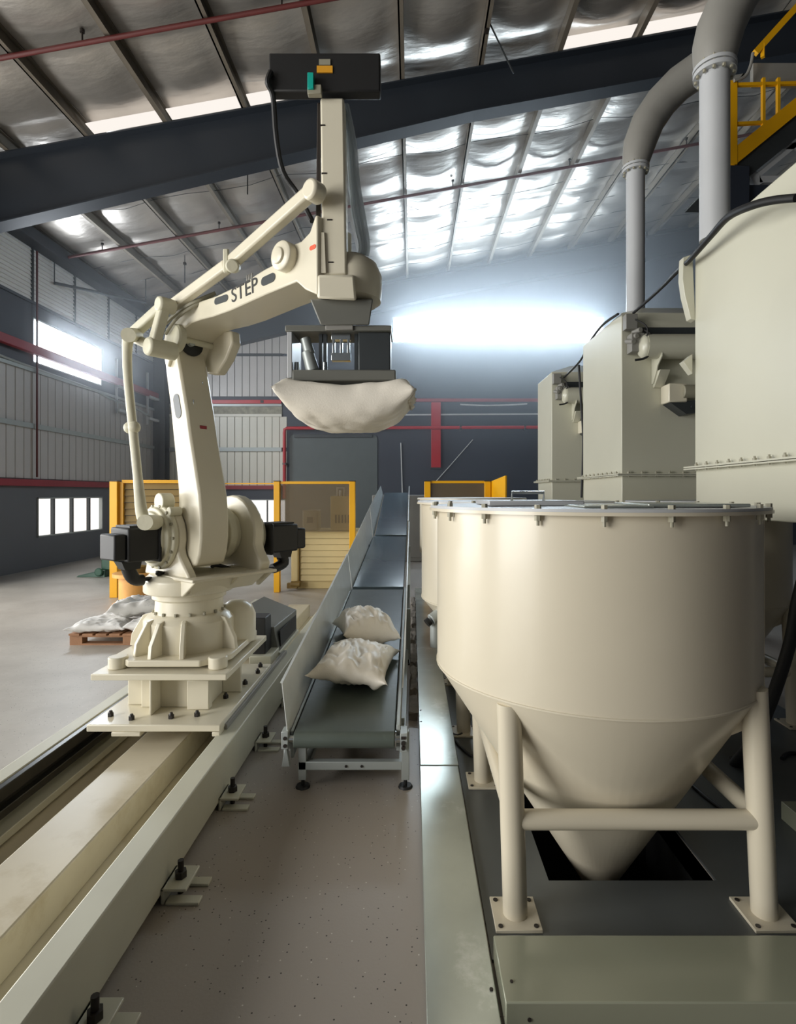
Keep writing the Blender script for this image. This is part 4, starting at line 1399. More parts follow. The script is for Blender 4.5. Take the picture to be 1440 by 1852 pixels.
# ================================================================== HOPPERS
def hopper(cx, cy, label, legs=True, detail=True, r=0.69, name='cone_hopper', tipx=0.05):
    root = thing(name, (cx, cy, 0.012), label, 'hopper', None)
    b = MB()
    b.lathe([(r - 0.012, 0.835), (r, 0.832), (r, 1.53), (r - 0.012, 1.53)], (cx, cy, 0), n=72)
    cyl = b.build('drum', 'hopper', root)
    b = MB()
    # cone, leaning slightly so that its outlet stands over the pit
    n = 72
    rings = []
    for rr, z in ((r - 0.001, 0.838), (r - 0.004, 0.826), (0.085, -0.16 if detail else 0.10), (0.075, -0.18 if detail else 0.06)):
        t = (0.83 - z) / 0.93
        rings.append([b.bm.verts.new((cx + tipx * max(0, min(1, t)) + rr * math.cos(2 * math.pi * i / n), cy + rr * math.sin(2 * math.pi * i / n), z)) for i in range(n)])
    for a, c in zip(rings, rings[1:]):
        for i in range(n):
            b.bm.faces.new((a[i], a[(i + 1) % n], c[(i + 1) % n], c[i]))
    b.build('cone', 'hopper', root, ang=25)
    b = MB()
    b.lathe([(r - 0.005, 0.842), (r + 0.004, 0.838), (r + 0.004, 0.832), (r - 0.005, 0.828)], (cx, cy, 0), n=72)
    b.build('weld_seam', 'hopper', root)
    b = MB()
    b.lathe([(r - 0.02, 1.525), (r + 0.035, 1.525), (r + 0.035, 1.537), (r - 0.02, 1.537)], (cx, cy, 0), n=72)
    b.build('rim_flange', 'hopper', root)
    b = MB()
    b.lathe([(0, 1.537), (r + 0.03, 1.537), (r + 0.03, 1.548), (0, 1.556)], (cx, cy, 0), n=72)
    lid = b.build('lid', 'pipe', root)
    if detail:
        b = MB()
        b.box((cx - 0.5, cy - 0.35, 1.552), (cx - 0.12, cy + 0.1, 1.572))
        hp = b.build('hatch_cover', 'pipe', lid, bevel=0.004)
        b = MB()
        b.tube([(cx - .40, cy - .3, 1.57), (cx - .40, cy - .3, 1.605), (cx - .27, cy - .3, 1.605), (cx - .27, cy - .3, 1.57)], 0.007, 8)
        b.build('hatch_handle', 'chrome', lid)
        b = MB()
        b.box((cx + 0.05, cy - 0.55, 1.552), (cx + 0.42, cy - 0.2, 1.564)); b.box((cx - 0.2, cy - .6, 1.55), (cx + .05, cy - .3, 1.558))
        b.build('hatch_cover', 'galv', lid, bevel=0.003)
        clamp = None
        for k in range(20):
            a = math.radians(180 + 18 * k + 5)
            if clamp is None:
                b = MB()
                d = Vector((math.cos(a), math.sin(a), 0)); p = Vector((cx, cy, 0)) + d * (r + 0.016)
                b.cyl(p + Vector((0, 0, 1.488)), p + Vector((0, 0, 1.56)), 0.006, n=8).cyl(p + Vector((0, 0, 1.545)), p + Vector((0, 0, 1.562)), 0.012, n=6).cyl(p + Vector((0, 0, 1.505)), p + Vector((0, 0, 1.525)), 0.012, n=6)
                clamp = b.build('clamp_bolt', 'grey_label', root); a0 = a
            else:
                o = clamp.copy(); COL.objects.link(o)
                o.rotation_euler = (0, 0, a - a0)
        # vertical weld on the right of the drum and gusset
        b = MB()
        a = math.radians(-33)
        d = Vector((math.cos(a), math.sin(a), 0))
        b.bar(Vector((cx, cy, 0.85)) + d * (r + .001), Vector((cx, cy, 1.52)) + d * (r + .0005), 0.005, 0.002, up=d)
        b.build('weld_seam', 'hopper', root)
    if legs:
        kk = r / 0.69
        lp = [(-0.43 * kk, -0.47 * kk), (0.50 * kk, -0.47 * kk), (-0.43 * kk, 0.50 * kk), (0.50 * kk, 0.50 * kk)]
        for dx, dy in lp:
            sp = 0.02 if dx > 0 else 0.012
            q0 = Vector((cx + dx + sp, cy + dy, 0.022)); q1 = Vector((cx + dx - sp, cy + dy, 0.87 if dx > 0 else 0.815))
            b = MB(); b.cyl(q0, q1, 0.046, n=28)
            lg = b.build('leg', 'hopper', root)
            b = MB()
            b.box((q0.x - 0.085, q0.y - 0.085, 0.012), (q0.x + 0.085, q0.y + 0.085, 0.024))
            b.build('base_plate', 'hopper', lg, bevel=0.002)
            b = MB()
            for ex in (-.065, .065):
                for ey in (-.065, .065):
                    b.cyl((q0.x + ex, q0.y + ey, 0.024), (q0.x + ex, q0.y + ey, 0.027), 0.009, n=10)
            b.build('bolt_hole', 'bolt', lg)
            if dy < 0:
                b = MB()
                s = 1 if dx < 0 else -1
                b.hexa([(q1.x + s * 0.03, cy + dy - .004, 0.82), (q1.x + s * 0.13, cy + dy + .02, 0.66), (q1.x + s * 0.03, cy + dy + .02, 0.70)],
                       [(q1.x + s * 0.03, cy + dy + .008, 0.82), (q1.x + s * 0.13, cy + dy + .032, 0.66), (q1.x + s * 0.03, cy + dy + .032, 0.70)])
                b.build('gusset', 'hopper', lg)
        b = MB(); b.cyl((cx - .42 * kk, cy - .47 * kk, 0.375), (cx + .505 * kk, cy - .47 * kk, 0.375), 0.036, n=22); b.build('brace', 'hopper', root)
        b = MB(); b.cyl((cx - .42 * kk, cy + .50 * kk, 0.375), (cx + .505 * kk, cy + .50 * kk, 0.375), 0.036, n=22); b.build('brace', 'hopper', root)
        for dx in (-.42 * kk, .51 * kk):
            b = MB(); b.cyl((cx + dx, cy - .47 * kk, 0.375), (cx + dx, cy + .50 * kk, 0.375), 0.036, n=22); b.build('brace', 'hopper', root)
    return root


hopper(0.805, 2.55, 'large beige cone hopper in front, on four tube legs over the floor pit')
hopper(0.76, 4.15, 'beige cone hopper directly behind the front hopper, only its left edge showing', detail=False, tipx=0)
hopper(0.79, 7.4, 'third beige cone hopper in the row, far behind the front one beside the conveyor', detail=False, tipx=0)
hopper(2.215, 4.17, 'beige cone hopper under the tallest cabinet, showing right of the front hopper', detail=False, tipx=0, r=0.54)
# little air hammers on the second hopper
r = thing('air_hammer', (0.13, 3.98, 0.72), 'small grey pneumatic hammer hanging on the cone of the second hopper', 'hammer')
b = MB(); b.cyl((0.20, 3.90, 0.76), (0.13, 3.86, 0.72), 0.04, n=14).cyl((0.16, 3.9, 0.73), (0.16, 3.9, 0.52), 0.035, n=14); b.build('hammer_body', 'grey_metal', r, bevel=0.004)
b = MB(); b.cyl((0.12, 3.85, 0.715), (0.10, 3.84, 0.70), 0.03, n=14); b.build('hammer_cap', 'black', r)


# ================================================================== DUST COLLECTORS
def collector(xf, yf, yb, label, detail):
    zt, zb = 3.19, 1.56
    x1 = xf + 1.15
    root = thing('dust_collector', (xf + .55, (yf + yb) / 2, 1.5), label, 'dust collector')
    b = MB()
    # the top slopes like a hip roof
    b.box((xf, yf, 1.775), (x1, yb, zt))
    b.build('upper_housing', 'tank', root, bevel=0.006)
    b = MB()
    b.hexa([(xf + .0, yf, zt), (x1, yf, zt), (x1, yb, zt), (xf, yb, zt)], [(xf + .35, yf + .35, zt + .16), (x1 - .35, yf + .35, zt + .16), (x1 - .35, yb - .35, zt + .16), (xf + .35, yb - .35, zt + .16)])
    b.build('hip_roof', 'tank', root, bevel=0.004)
    b = MB(); b.box((xf + .004, yf + .004, 1.46), (x1 - .004, yb - .004, 1.76)); b.build('lower_housing', 'tank', root, bevel=0.006)
    b = MB()
    b.box((xf - .05, yf - .05, 1.755), (x1 + .05, yb + .05, 1.763)).box((xf - .05, yf - .05, 1.767), (x1 + .05, yb + .05, 1.777))
    fl = b.build('flange', 'tank', root)
    bolt = None
    for k in range(9):
        yy = yf + (yb - yf) * (k + .4) / 9
        for (x, y_) in ((xf - .028, yy),) + (((xf + .05 + .12 * k, yf - .028),) if k < 8 else ()):
            if bolt is None:
                b = MB(); b.cyl((x, y_, 1.748), (x, y_, 1.80), 0.006, n=8).cyl((x, y_, 1.777), (x, y_, 1.79), 0.012, n=6)
                bolt = b.build('flange_bolt', 'grey_label', root); b0 = (x, y_)
            else:
                o = bolt.copy(); COL.objects.link(o); o.location = (x - b0[0], y_ - b0[1], 0)
    # legs off to the right and behind
    for x, y_ in ((x1 - .06, yf + .06), (x1 - .06, yb - .06), (xf + .9, yb - .06)):
        b = MB(); b.box((x - .04, y_ - .04, 0.0), (x + .04, y_ + .04, 1.60)); b.build('leg', 'tank', root)
    if detail:
        yq = yf - 0.002
        # pulse-air tank, shelf brackets, valve box on the front face
        b = MB(); b.box((xf + .18, yq - .006, 2.95), (x1 - .02, yq, 3.06)); b.build('open_slot', 'dark', root)
        b = MB(); b.cyl((xf + .15, yq - .12, 2.86), (x1 - .1, yq - .12, 2.86), 0.105, n=28)
        b.sphere((xf + .15, yq - .12, 2.86), 0.105, (.5, 1, 1)); at = b.build('air_tank', 'tank', root)
        for x in (xf + .26, xf + .68):
            b = MB()
            pr = [(yq, 2.56), (yq - .03, 2.56), (yq - .10, 2.66), (yq - .12, 2.70), (yq - .20, 2.76), (yq - .20, 2.80), (yq, 2.80)]
            b.hexa([(x, p, z) for p, z in pr], [(x + .012, p, z) for p, z in pr])
            b.hexa([(x + .012, yq - .03, 2.53), (x + .012, yq - .15, 2.66), (x + .012, yq, 2.66), (x + .012, yq, 2.53)], [(x + .1, yq - .02, 2.53), (x + .1, yq - .15, 2.66), (x + .1, yq, 2.66), (x + .1, yq, 2.53)]) if x < xf + .4 else None
            b.build('tank_bracket', 'tank', root, bevel=0.002)
        b = MB(); b.box((xf + .34, yq - .16, 2.38), (xf + .50, yq, 2.54)); vb = b.build('valve_box', 'cream', root, bevel=0.01)
        b = MB(); b.cyl((xf + .46, yq - .14, 2.47), (xf + .66, yq - .14, 2.47), 0.06, n=20); b.build('valve_motor', 'grey_label', vb, bevel=0.006)
        b = MB(); b.hexa([(xf + .36, yq - .14, 2.38), (xf + .50, yq - .14, 2.28), (xf + .58, yq - .14, 2.29), (xf + .58, yq - .14, 2.40)], [(xf + .36, yq, 2.38), (xf + .50, yq, 2.28), (xf + .58, yq, 2.29), (xf + .58, yq, 2.40)])
        b.cyl((xf + .54, yq - .15, 2.34), (xf + .54, yq - .17, 2.34), .012, n=10); b.build('valve_guard', 'dark', vb)
        # solenoid cluster at the left end of the tank and its cable loops
        b = MB()
        for k in range(5):
            b.cyl((xf + .03 + .03 * k, yq - .03 - .02 * (k % 2), 2.93 + .04 * (k % 3)), (xf + .05 + .03 * k, yq - .14, 2.90 + .05 * (k % 3)), 0.022, n=12)
        b.box((xf + .04, yq - .12, 2.82), (xf + .15, yq - .01, 2.98)).box((xf + .0, yq - .10, 3.02), (xf + .10, yq - .02, 3.15))
        b.build('solenoid_cluster', 'duct', root, bevel=0.004)
        b = MB()
        b.tube([(xf + .13, yq - .10, 3.02), (xf + .19, yq - .16, 2.95), (xf + .20, yq - .17, 2.85), (xf + .15, yq - .16, 2.76), (xf + .06, yq - .14, 2.74)], 0.010, 8, 4)
        b.tube([(xf + .08, yq - .10, 3.10), (xf + .15, yq - .18, 3.0), (xf + .12, yq - .17, 2.82)], 0.007, 8, 4)
        b.build('solenoid_cable', 'black', root)
    return root


collector(1.84, 2.52, 3.60, 'largest pale green-beige dust collector cabinet at the right edge, in front of the other two', False)
collector(1.84, 4.86, 5.96, 'middle pale dust collector cabinet with an air tank and valve box on its front', True)
collector(1.82, 7.22, 8.02, 'smallest-looking pale dust collector cabinet, farthest back beside the dark wall', True)
# green-beige end bracket on the back of the nearest cabinet
r = thing('end_bracket', (1.79, 3.64, 2.9), 'pale green bracket plate sticking out behind the largest cabinet', 'bracket')
b = MB()
pr = [(-0.06, 3.14), (0.0, 3.16), (0.02, 2.73), (-0.012, 2.74), (-0.05, 2.89), (-0.065, 3.0)]
b.hexa([(1.825 + x, 3.60, z) for x, z in pr], [(1.825 + x, 3.66, z) for x, z in pr])
b.build('bracket_sheet', 'tank', r, bevel=0.003)
b = MB()
pr = [(-0.06, 2.46), (0.0, 2.51), (0.0, 2.38)]
b.hexa([(1.825 + x, 3.60, z) for x, z in pr], [(1.825 + x, 3.66, z) for x, z in pr])
b.build('bracket_sheet', 'tank', r, bevel=0.003)

# ---- cables across the cabinets
r = thing('cable', (1.8, 3.5, 3), 'thick black cable drooping over the top of the largest cabinet down to the middle one', 'cable')
b = MB()
b.tube([P(1440, 358, 2.50), P(1400, 362, 2.60), P(1360, 372, 2.72), P(1318, 392, 2.95), P(1285, 428, 3.2), P(1250, 468, 3.5), P(1226, 490, 3.8), P(1190, 527, 4.3), P(1146, 566, 4.78)], [.019, .02, .02, .02, .018, .017, .016, .012, .012], 10, 5)
b.build('cable_sheath', 'black', r)
r = thing('cable', (1.8, 5, 1.6), 'thin cable hanging from the middle cabinet down its far left edge', 'cable')
b = MB()
b.tube([P(1118, 568, 4.84), P(1090, 588, 5.3), P(1066, 620, 6.0), P(1050, 652, 6.4), P(1020, 683, 7.1)], 0.012, 8, 5)
b.tube([P(1047, 660, 6.1), P(1052, 740, 6.1), P(1055, 800, 6.1), P(1052, 900, 6.1)], 0.013, 8, 4)
b.build('cable_sheath', 'black', r)
r = thing('hose', (2.6, 3.2, 0), 'thick black hose hanging beside the right leg of the front hopper', 'hose')
b = MB()
b.tube([P(1460, 1020, 3.3), P(1442, 1090, 3.3), P(1432, 1150, 3.25), P(1415, 1210, 3.2), P(1392, 1275, 3.15), P(1360, 1345, 3.13), P(1330, 1383, 3.24)], 0.034, 12, 5)
b.build('hose_sheath', 'black', r)
r = thing('floor_cable', (1.5, 3.0, 0), 'black cable on the dark floor plate behind the right hopper leg', 'cable')
b = MB()
def fl(px, py, z=0.022):
    Y = (H - z) / (py - VY) * FPX
    return P(px, py, Y)
b.tube([fl(1250, 1418), fl(1275, 1440), fl(1305, 1462), fl(1345, 1490)], 0.009, 8, 4)
b.tube([fl(1415, 1372), fl(1420, 1366), fl(1432, 1362), fl(1460, 1365)], 0.012, 8, 4)
b.tube([fl(1322, 1370), fl(1330, 1376), fl(1345, 1382)], 0.010, 8, 4)
b.build('cable_sheath', 'black', r)
r = thing('floor_cable', (0.2, 3.5, 0), 'black cable loop on the dark floor plate left of the front hopper', 'cable')
b = MB()
b.tube([fl(812, 1322), fl(828, 1330), fl(845, 1318), fl(850, 1300)], 0.008, 8, 4)
b.tube([fl(815, 1325), fl(828, 1345), fl(850, 1365), fl(868, 1370)], 0.008, 8, 4)
b.build('cable_sheath', 'black', r)

# ---- vertical extraction pipes and elbows
def pipe(cx, cy, z0, z1, r, label, elbow, re, flange_r):
    root = thing('extraction_pipe', (cx, cy, z0), label, 'pipe')
    b = MB(); b.cyl((cx, cy, z0), (cx, cy, z1), r, n=32); b.build('riser', 'pipe', root)
    b = MB(); b.cyl((cx, cy, z1 - .035), (cx, cy, z1 - .008), flange_r, n=36).cyl((cx, cy, z1), (cx, cy, z1 + .022), flange_r * 1.02, n=36)
    fl_ = b.build('pipe_flange', 'pipe', root)
    b = MB()
    for k in range(12):
        a = 2 * math.pi * k / 12
        b.cyl((cx + flange_r * .86 * math.cos(a), cy + flange_r * .86 * math.sin(a), z1 - .05), (cx + flange_r * .86 * math.cos(a), cy + flange_r * .86 * math.sin(a), z1 + .04), .011, n=6)
    b.build('flange_bolts', 'grey_label', fl_)['kind'] = 'stuff'
    b = MB(); b.tube(elbow, re, 24); b.build('elbow_duct', 'duct', root)
    return root
p2 = [(2.20, 5.45, 4.80), (2.205, 5.45, 4.88), (2.24, 5.45, 5.05), (2.32, 5.45, 5.26), (2.44, 5.42, 5.44), (2.58, 5.36, 5.57), (2.74, 5.28, 5.65)]
pipe(2.20, 5.45, 3.22, 4.80, 0.087, 'pale grey extraction pipe with a curved duct, rising from the middle cabinet', p2, [.105, .13, .155, .16, .16, .16, .16], 0.125)
p1 = [(1.93, 3.53, 4.30), (1.93, 3.53, 4.36), (1.94, 3.53, 4.46), (1.97, 3.53, 4.58), (2.04, 3.52, 4.74), (2.14, 3.5, 4.9), (2.3, 3.5, 5.1)]
pipe(1.93, 3.53, 3.22, 4.30, 0.088, 'thickest-looking pale grey pipe with a bolted flange, rising behind the largest cabinet', p1, [.105, .125, .14, .145, .145, .145, .145], 0.125)

# ---- stair and walkway at the top right
st = thing('mezzanine_stair', (3.9, 6.5, 0), 'yellow-railed steel stair with navy stringers behind the pipes at the top right', 'stair')
SY = 6.5
def sp_(px, py, dy=0.0):
    return P(px, py, SY + dy)
b = MB()
b.bar(sp_(1305, 303), sp_(1480, 160), 0.05, 0.16); b.build('yellow_nosing', 'yellow', st)
b = MB()
b.bar(sp_(1325, 320, .05), sp_(1490, 186, .05), 0.06, 0.24); b.build('stringer', 'dark', st)
b = MB(); b.bar(sp_(1325, 322, 1.0), sp_(1490, 190, 1.0), 0.06, 0.24); b.build('stringer', 'dark', st)
for k in range(9):
    b = MB()
    a = sp_(1330 + 19 * k, 306 - 15.6 * k)
    b.box(a + Vector((-.1, .06, 0)), a + Vector((.14, 1.0, .03))); b.build('tread', 'dark', st)
b = MB()
b.bar(sp_(1370, 318, .1), sp_(1480, 228, .1), 0.05, 0.06).bar(sp_(1356, 308, .1), sp_(1372, 336, .1), .05, .10).bar(sp_(1372, 326, .1), sp_(1420, 326, .1), .05, .08).bar(sp_(1395, 266, .1), sp_(1470, 266, .1), .05, .08)
b.build('truss_brace', 'pipe', st)
b = MB()
b.box((sp_(1316, 0).x, SY - .05, 0), (sp_(1352, 0).x, SY + .2, sp_(0, 303).z)); b.build('stair_post', 'navy', st, bevel=0.01)
b = MB()
b.box((sp_(1352, 0).x, SY + .05, sp_(0, 420).z), (sp_(1500, 0).x, SY + .15, sp_(0, 330).z)); b.build('landing_beam', 'navy', st)
b = MB()
b.box((sp_(1318, 0).x, SY - .03, sp_(0, 300).z), (sp_(1332, 0).x, SY + .05, sp_(0, 148).z)); b.build('rail_post', 'yellow', st, bevel=0.006)
for px, pyb in ((1378, 240), (1405, 218)):
    b = MB(); b.box((sp_(px, 0).x, SY - .02, sp_(0, pyb).z), (sp_(px + 5, 0).x, SY + .02, sp_(0, 142).z)); b.build('rail_post', 'yellow', st)
for py, x1 in ((154, 1480), (225, 1400)):
    b = MB(); b.bar(sp_(1325, py), sp_(x1, py - 4), .035, .035); b.build('handrail', 'yellow', st)
b = MB(); b.bar(sp_(1366, 96), sp_(1480, -30), .05, .07).bar(sp_(1380, 80), sp_(1380, 104), .04, .04); b.build('handrail', 'yellow', st)
b = MB(); b.box((sp_(1372, 0).x, SY + .1, sp_(0, 142).z), (sp_(1520, 0).x, SY + .16, sp_(0, 102).z)); b.build('landing_edge', 'duct', st)
b = MB(); b.tube([sp_(1362, 96, -.05), sp_(1358, 118, -.05), sp_(1348, 138, -.05), sp_(1328, 146, -.05)], .018, 8, 4); b.build('cable_loop', 'duct', st)

# ================================================================== SAFETY FENCE
def fence_post(root, x, y, h=1.78, w=0.11, mat='yellow'):
    b = MB(); b.box((x - w / 2, y - w / 2, 0), (x + w / 2, y + w / 2, h)); p = b.build('post', mat, root, bevel=0.006)
    b = MB(); b.box((x - w / 2 - .004, y - w / 2 - .004, h), (x + w / 2 + .004, y + w / 2 + .004, h + .012)); b.build('post_cap', 'black', p)
    return p
f1 = thing('safety_fence', (-3.4, 8.7, 0), 'yellow framed guard fence with olive slats behind the robot, left of its arm', 'fence')
fence_post(f1, -4.60, 8.56, 1.79, 0.12)
fence_post(f1, -3.15, 8.75, 1.79, 0.05)
b = MB(); b.bar((-4.5, 8.58, 1.79), (-3.15, 8.75, 1.79), .05, .05); b.build('frame_rail', 'yellow', f1)
b = MB(); b.bar((-4.5, 8.58, 0.62), (-3.15, 8.75, 0.62), .05, .03); b.build('frame_rail', 'yellow', f1)
b = MB(); b.box((-4.52, 8.56, 0.6), (-4.48, 8.60, 1.78)); b.build('frame_upright', 'yellow', f1)
for k in range(11):
    z = 0.66 + 0.101 * k
    b = MB()
    dr = (Vector((-3.17, 8.745, 0)) - Vector((-4.48, 8.58, 0)))
    a = Vector((-4.48, 8.59, z)); c = a + dr
    b.hexa([a, c, c + Vector((0, .03, .0)), a + Vector((0, .03, 0))], [a + Vector((0, .022, .094)), c + Vector((0, .022, .094)), c + Vector((0, .03, .094)), a + Vector((0, .03, .094))])
    b.build('slat', 'khaki', f1)
f2 = thing('safety_fence', (-1.6, 9.0, 0), 'yellow framed guard fence with smoky clear panels between the robot and the conveyor', 'fence')
fence_post(f2, -2.20, 9.0, 1.80, 0.095)
fence_post(f2, -0.975, 9.0, 1.80, 0.095)
b = MB(); b.box((-3.1, 8.98, 1.755), (-2.2, 9.01, 1.775)); b.build('frame_rail', 'yellow', f2)
b = MB(); b.box((-2.2, 8.98, 1.76), (-0.975, 9.02, 1.80)); b.build('frame_rail', 'yellow', f2)
b = MB(); b.box((-2.15, 8.995, 0.98), (-1.02, 9.003, 1.76)); b.build('clear_panel', 'acrylic', f2)
f3 = thing('safety_fence', (0.9, 9.0, 0), 'yellow framed guard fence right of the conveyor with its end leaf swung open', 'fence')
for x in (0.245, 1.22):
    fence_post(f3, x, 9.0, 1.80, 0.10)
b = MB(); b.box((0.2, 8.98, 1.77), (1.25, 9.02, 1.81)); b.build('frame_rail', 'yellow', f3)
b = MB(); b.box((0.2, 8.98, 0.95), (1.25, 9.02, 0.99)); b.build('frame_rail', 'yellow', f3)
b = MB(); b.box((0.29, 8.995, 0.98), (1.18, 9.003, 1.78)); b.build('clear_panel', 'acrylic', f3)
b = MB(); b.hexa([(1.27, 9.0, .1), (1.42, 8.45, .1), (1.45, 8.47, .1), (1.30, 9.02, .1)], [(1.27, 9.0, 1.80), (1.42, 8.45, 1.88), (1.45, 8.47, 1.88), (1.30, 9.02, 1.80)]); b.build('door_leaf', 'yellow', f3, bevel=0.004)

# slatted machine base behind the middle fence
mc = thing('slatted_cabinet', (-1.5, 9.4, 0), 'sand-coloured machine cabinet with horizontal slatted front behind the smoky panel', 'cabinet')
b = MB(); b.box((-1.98, 9.32, 0.0), (-0.9, 10.2, 0.97)); b.build('cabinet_body', 'cream_slat', mc, bevel=0.01)
for k in range(8):
    b = MB(); b.hexa([(-1.88, 9.27, .14 + .102 * k), (-0.93, 9.27, .14 + .102 * k), (-0.93, 9.32, .14 + .102 * k), (-1.88, 9.32, .14 + .102 * k)],
                     [(-1.88, 9.285, .14 + .102 * k + .092), (-0.93, 9.285, .14 + .102 * k + .092), (-0.93, 9.32, .14 + .102 * k + .092), (-1.88, 9.32, .14 + .102 * k + .092)]); b.build('slat', 'cream_slat', mc)
b = MB(); b.box((-2.02, 9.2, .06), (-1.90, 9.34, .95)); b.build('corner_post', 'cream_slat', mc, bevel=0.02)
b = MB(); b.cyl((-2.02, 9.18, .1), (-1.86, 9.18, .1), .05, n=14).box((-2.08, 9.15, .03), (-1.9, 9.24, .12)); b.build('latch', 'khaki', mc, bevel=0.01)
r = thing('control_box', (-1.2, 9.6, .97), 'small beige control box standing on the slatted cabinet behind the smoky panel', 'control box')
b = MB(); b.box((-1.40, 9.45, .97), (-1.02, 9.8, 1.56)); cb = b.build('box_body', 'cream_slat', r, bevel=0.01)
for k in range(5):
    b = MB(); b.box((-1.32 + .055 * k, 9.44, 1.10), (-1.295 + .055 * k, 9.452, 1.24)); b.build('vent_slot', 'dark', cb)
b = MB(); b.tube([(-1.3, 9.6, 1.56), (-1.3, 9.6, 1.70), (-1.18, 9.6, 1.70), (-1.18, 9.6, 1.56)], .02, 8).cyl((-1.24, 9.6, 1.56), (-1.24, 9.6, 1.66), .035, n=12); b.build('top_fitting', 'pipe', r)
r = thing('control_box', (-1.75, 9.6, .97), 'low pale box beside the beige control box on the slatted cabinet', 'control box')
b = MB(); b.box((-1.88, 9.45, .97), (-1.62, 9.8, 1.32)); cb2 = b.build('box_body', 'grey_label', r, bevel=0.02)
b = MB(); b.box((-1.80, 9.44, 1.1), (-1.70, 9.452, 1.2)); b.build('cover', 'dark', cb2)
r = thing('equipment_cabinet', (-0.2, 13.5, 0), 'plain light grey equipment cabinet far behind the top of the conveyor', 'cabinet')
b = MB(); b.box((-0.95, 13.0, 0), (0.35, 14.0, 1.57)); ec = b.build('cabinet_body', 'duct', r, bevel=0.02)
b = MB(); b.box((-0.9, 12.985, .1), (-0.33, 13.0, 1.5)).box((-0.30, 12.985, .1), (0.3, 13.0, 1.5)); b.build('cabinet_door', 'duct', ec, bevel=0.006)

# amber bales and green truck at the left rear
r = thing('amber_reel', (-4.2, 8.1, 0), 'amber cardboard reel glowing beyond the robot motor, in front of the olive fence', 'reel')
b = MB(); b.lathe([(0, 0), (.30, 0), (.30, .04), (.22, .05), (.22, .42), (.30, .42), (.30, .47), (0, .47)], (-3.98, 7.95, 0), n=32); b.build('reel_body', 'amber', r)
b = MB(); b.cyl((-3.98, 7.95, .47), (-3.98, 7.95, .56), .15, n=24); b.build('reel_core', 'khaki', r)
r = thing('green_ramp', (-6.1, 10.8, 0), 'low dark green ramp plate lying on the floor by the left wall', 'ramp')
b = MB(); b.hexa([(-6.45, 10.6, 0), (-5.9, 10.6, 0), (-5.9, 11.1, 0), (-6.45, 11.1, 0)], [(-6.42, 10.62, .03), (-5.9, 10.6, .13), (-5.9, 11.1, .13), (-6.42, 11.08, .03)]); b.build('ramp_plate', 'green', r, bevel=0.006)
b = MB(); b.box((-6.0, 10.65, .13), (-5.75, 10.95, .40)).cyl((-6.0, 10.6, .1), (-6.0, 10.55, .1), .08, n=16); b.build('ramp_jack', 'green', r, bevel=0.02)

# ================================================================== PALLET WITH SACKS
pl = thing('wooden_pallet', (-3.0, 6.3, 0), 'low wooden pallet on the left floor under flat dusty sacks', 'pallet')
pa = math.radians(4)
px0, py0 = -3.62, 5.82
for k in range(3):
    for zz, nm in ((0.0, 'plank'),):
        b = MB(); b.box((px0, py0 + .02 + .48 * k, 0.0), (px0 + 1.25, py0 + .12 + .48 * k, 0.018)); b.build('plank', 'wood', pl)
    for j in range(3):
        b = MB(); b.box((px0 + .56 * j, py0 + .02 + .48 * k, 0.018), (px0 + .56 * j + .13, py0 + .12 + .48 * k, 0.085)); b.build('block', 'wood', pl)
    b = MB(); b.box((px0, py0 + .02 + .48 * k, 0.085), (px0 + 1.25, py0 + .12 + .48 * k, 0.105)); b.build('stringer', 'wood', pl)
for k in range(9):
    b = MB(); b.box((px0 + .142 * k, py0, 0.105), (px0 + .142 * k + .11, py0 + 1.1, 0.124)); b.build('plank', 'wood', pl)
z0 = .124
sack('flat_sack', .56, .42, .13, (-3.36, 6.02, z0 + .055), (0, 0, .1), 'flat white sack at the near left corner of the pallet', 'sack_dirty', 'sacks on the pallet', seed=21, ear=.12)
sack('flat_sack', .54, .43, .14, (-2.78, 6.04, z0 + .055), (0, 0, -.1), 'flat white sack at the near right corner of the pallet beside the robot base', 'sack_dirty', 'sacks on the pallet', seed=22, ear=.1)
sack('flat_sack', .54, .43, .14, (-3.34, 6.52, z0 + .055), (0, 0, .0), 'flat white sack at the far left corner of the pallet', 'sack_dirty', 'sacks on the pallet', seed=23)
sack('flat_sack', .54, .43, .14, (-2.76, 6.54, z0 + .055), (0, 0, .05), 'flat white sack at the far right corner of the pallet', 'sack_dirty', 'sacks on the pallet', seed=24)
sack('flat_sack', .66, .50, .16, (-3.06, 6.30, z0 + .205), (0, 0, .35), 'dusty speckled sack lying on top of the four flat sacks', 'sack_dirty', 'sacks on the pallet', seed=25, crumple=.022)

# ================================================================== DARK DRIVE HOUSING BEHIND THE ROBOT
dh = thing('drive_housing', (-1.3, 5.2, 0.268), 'dark grey sheet housing on the track behind the robot base', 'housing')
b = MB()
b.hexa([(-1.62, 4.55, .30), (-1.10, 4.55, .30), (-1.10, 5.25, .30), (-1.62, 5.25, .30)], [(-1.62, 4.50, .54), (-1.14, 4.56, .50), (-1.10, 5.25, .50), (-1.45, 5.40, .60)])
b.build('housing_shell', 'housing', dh, bevel=0.006)
b = MB(); b.hexa([(-1.10, 4.60, .33), (-1.10, 5.2, .33), (-1.094, 5.2, .33), (-1.094, 4.60, .33)], [(-1.105, 4.60, .46), (-1.10, 5.2, .46), (-1.096, 5.2, .46), (-1.10, 4.60, .46)]); b.build('side_recess', 'black', dh)
b = MB(); b.box((-1.30, 4.36, .33), (-1.16, 4.545, .62)); bm_ = b.build('servo_motor', 'black', dh, bevel=0.008)
b = MB(); b.tube([(-1.26, 4.38, .58), (-1.31, 4.34, .70), (-1.34, 4.32, .62), (-1.30, 4.32, .50), (-1.26, 4.35, .46)], .012, 8, 5); b.build('motor_cable', 'black', bm_)
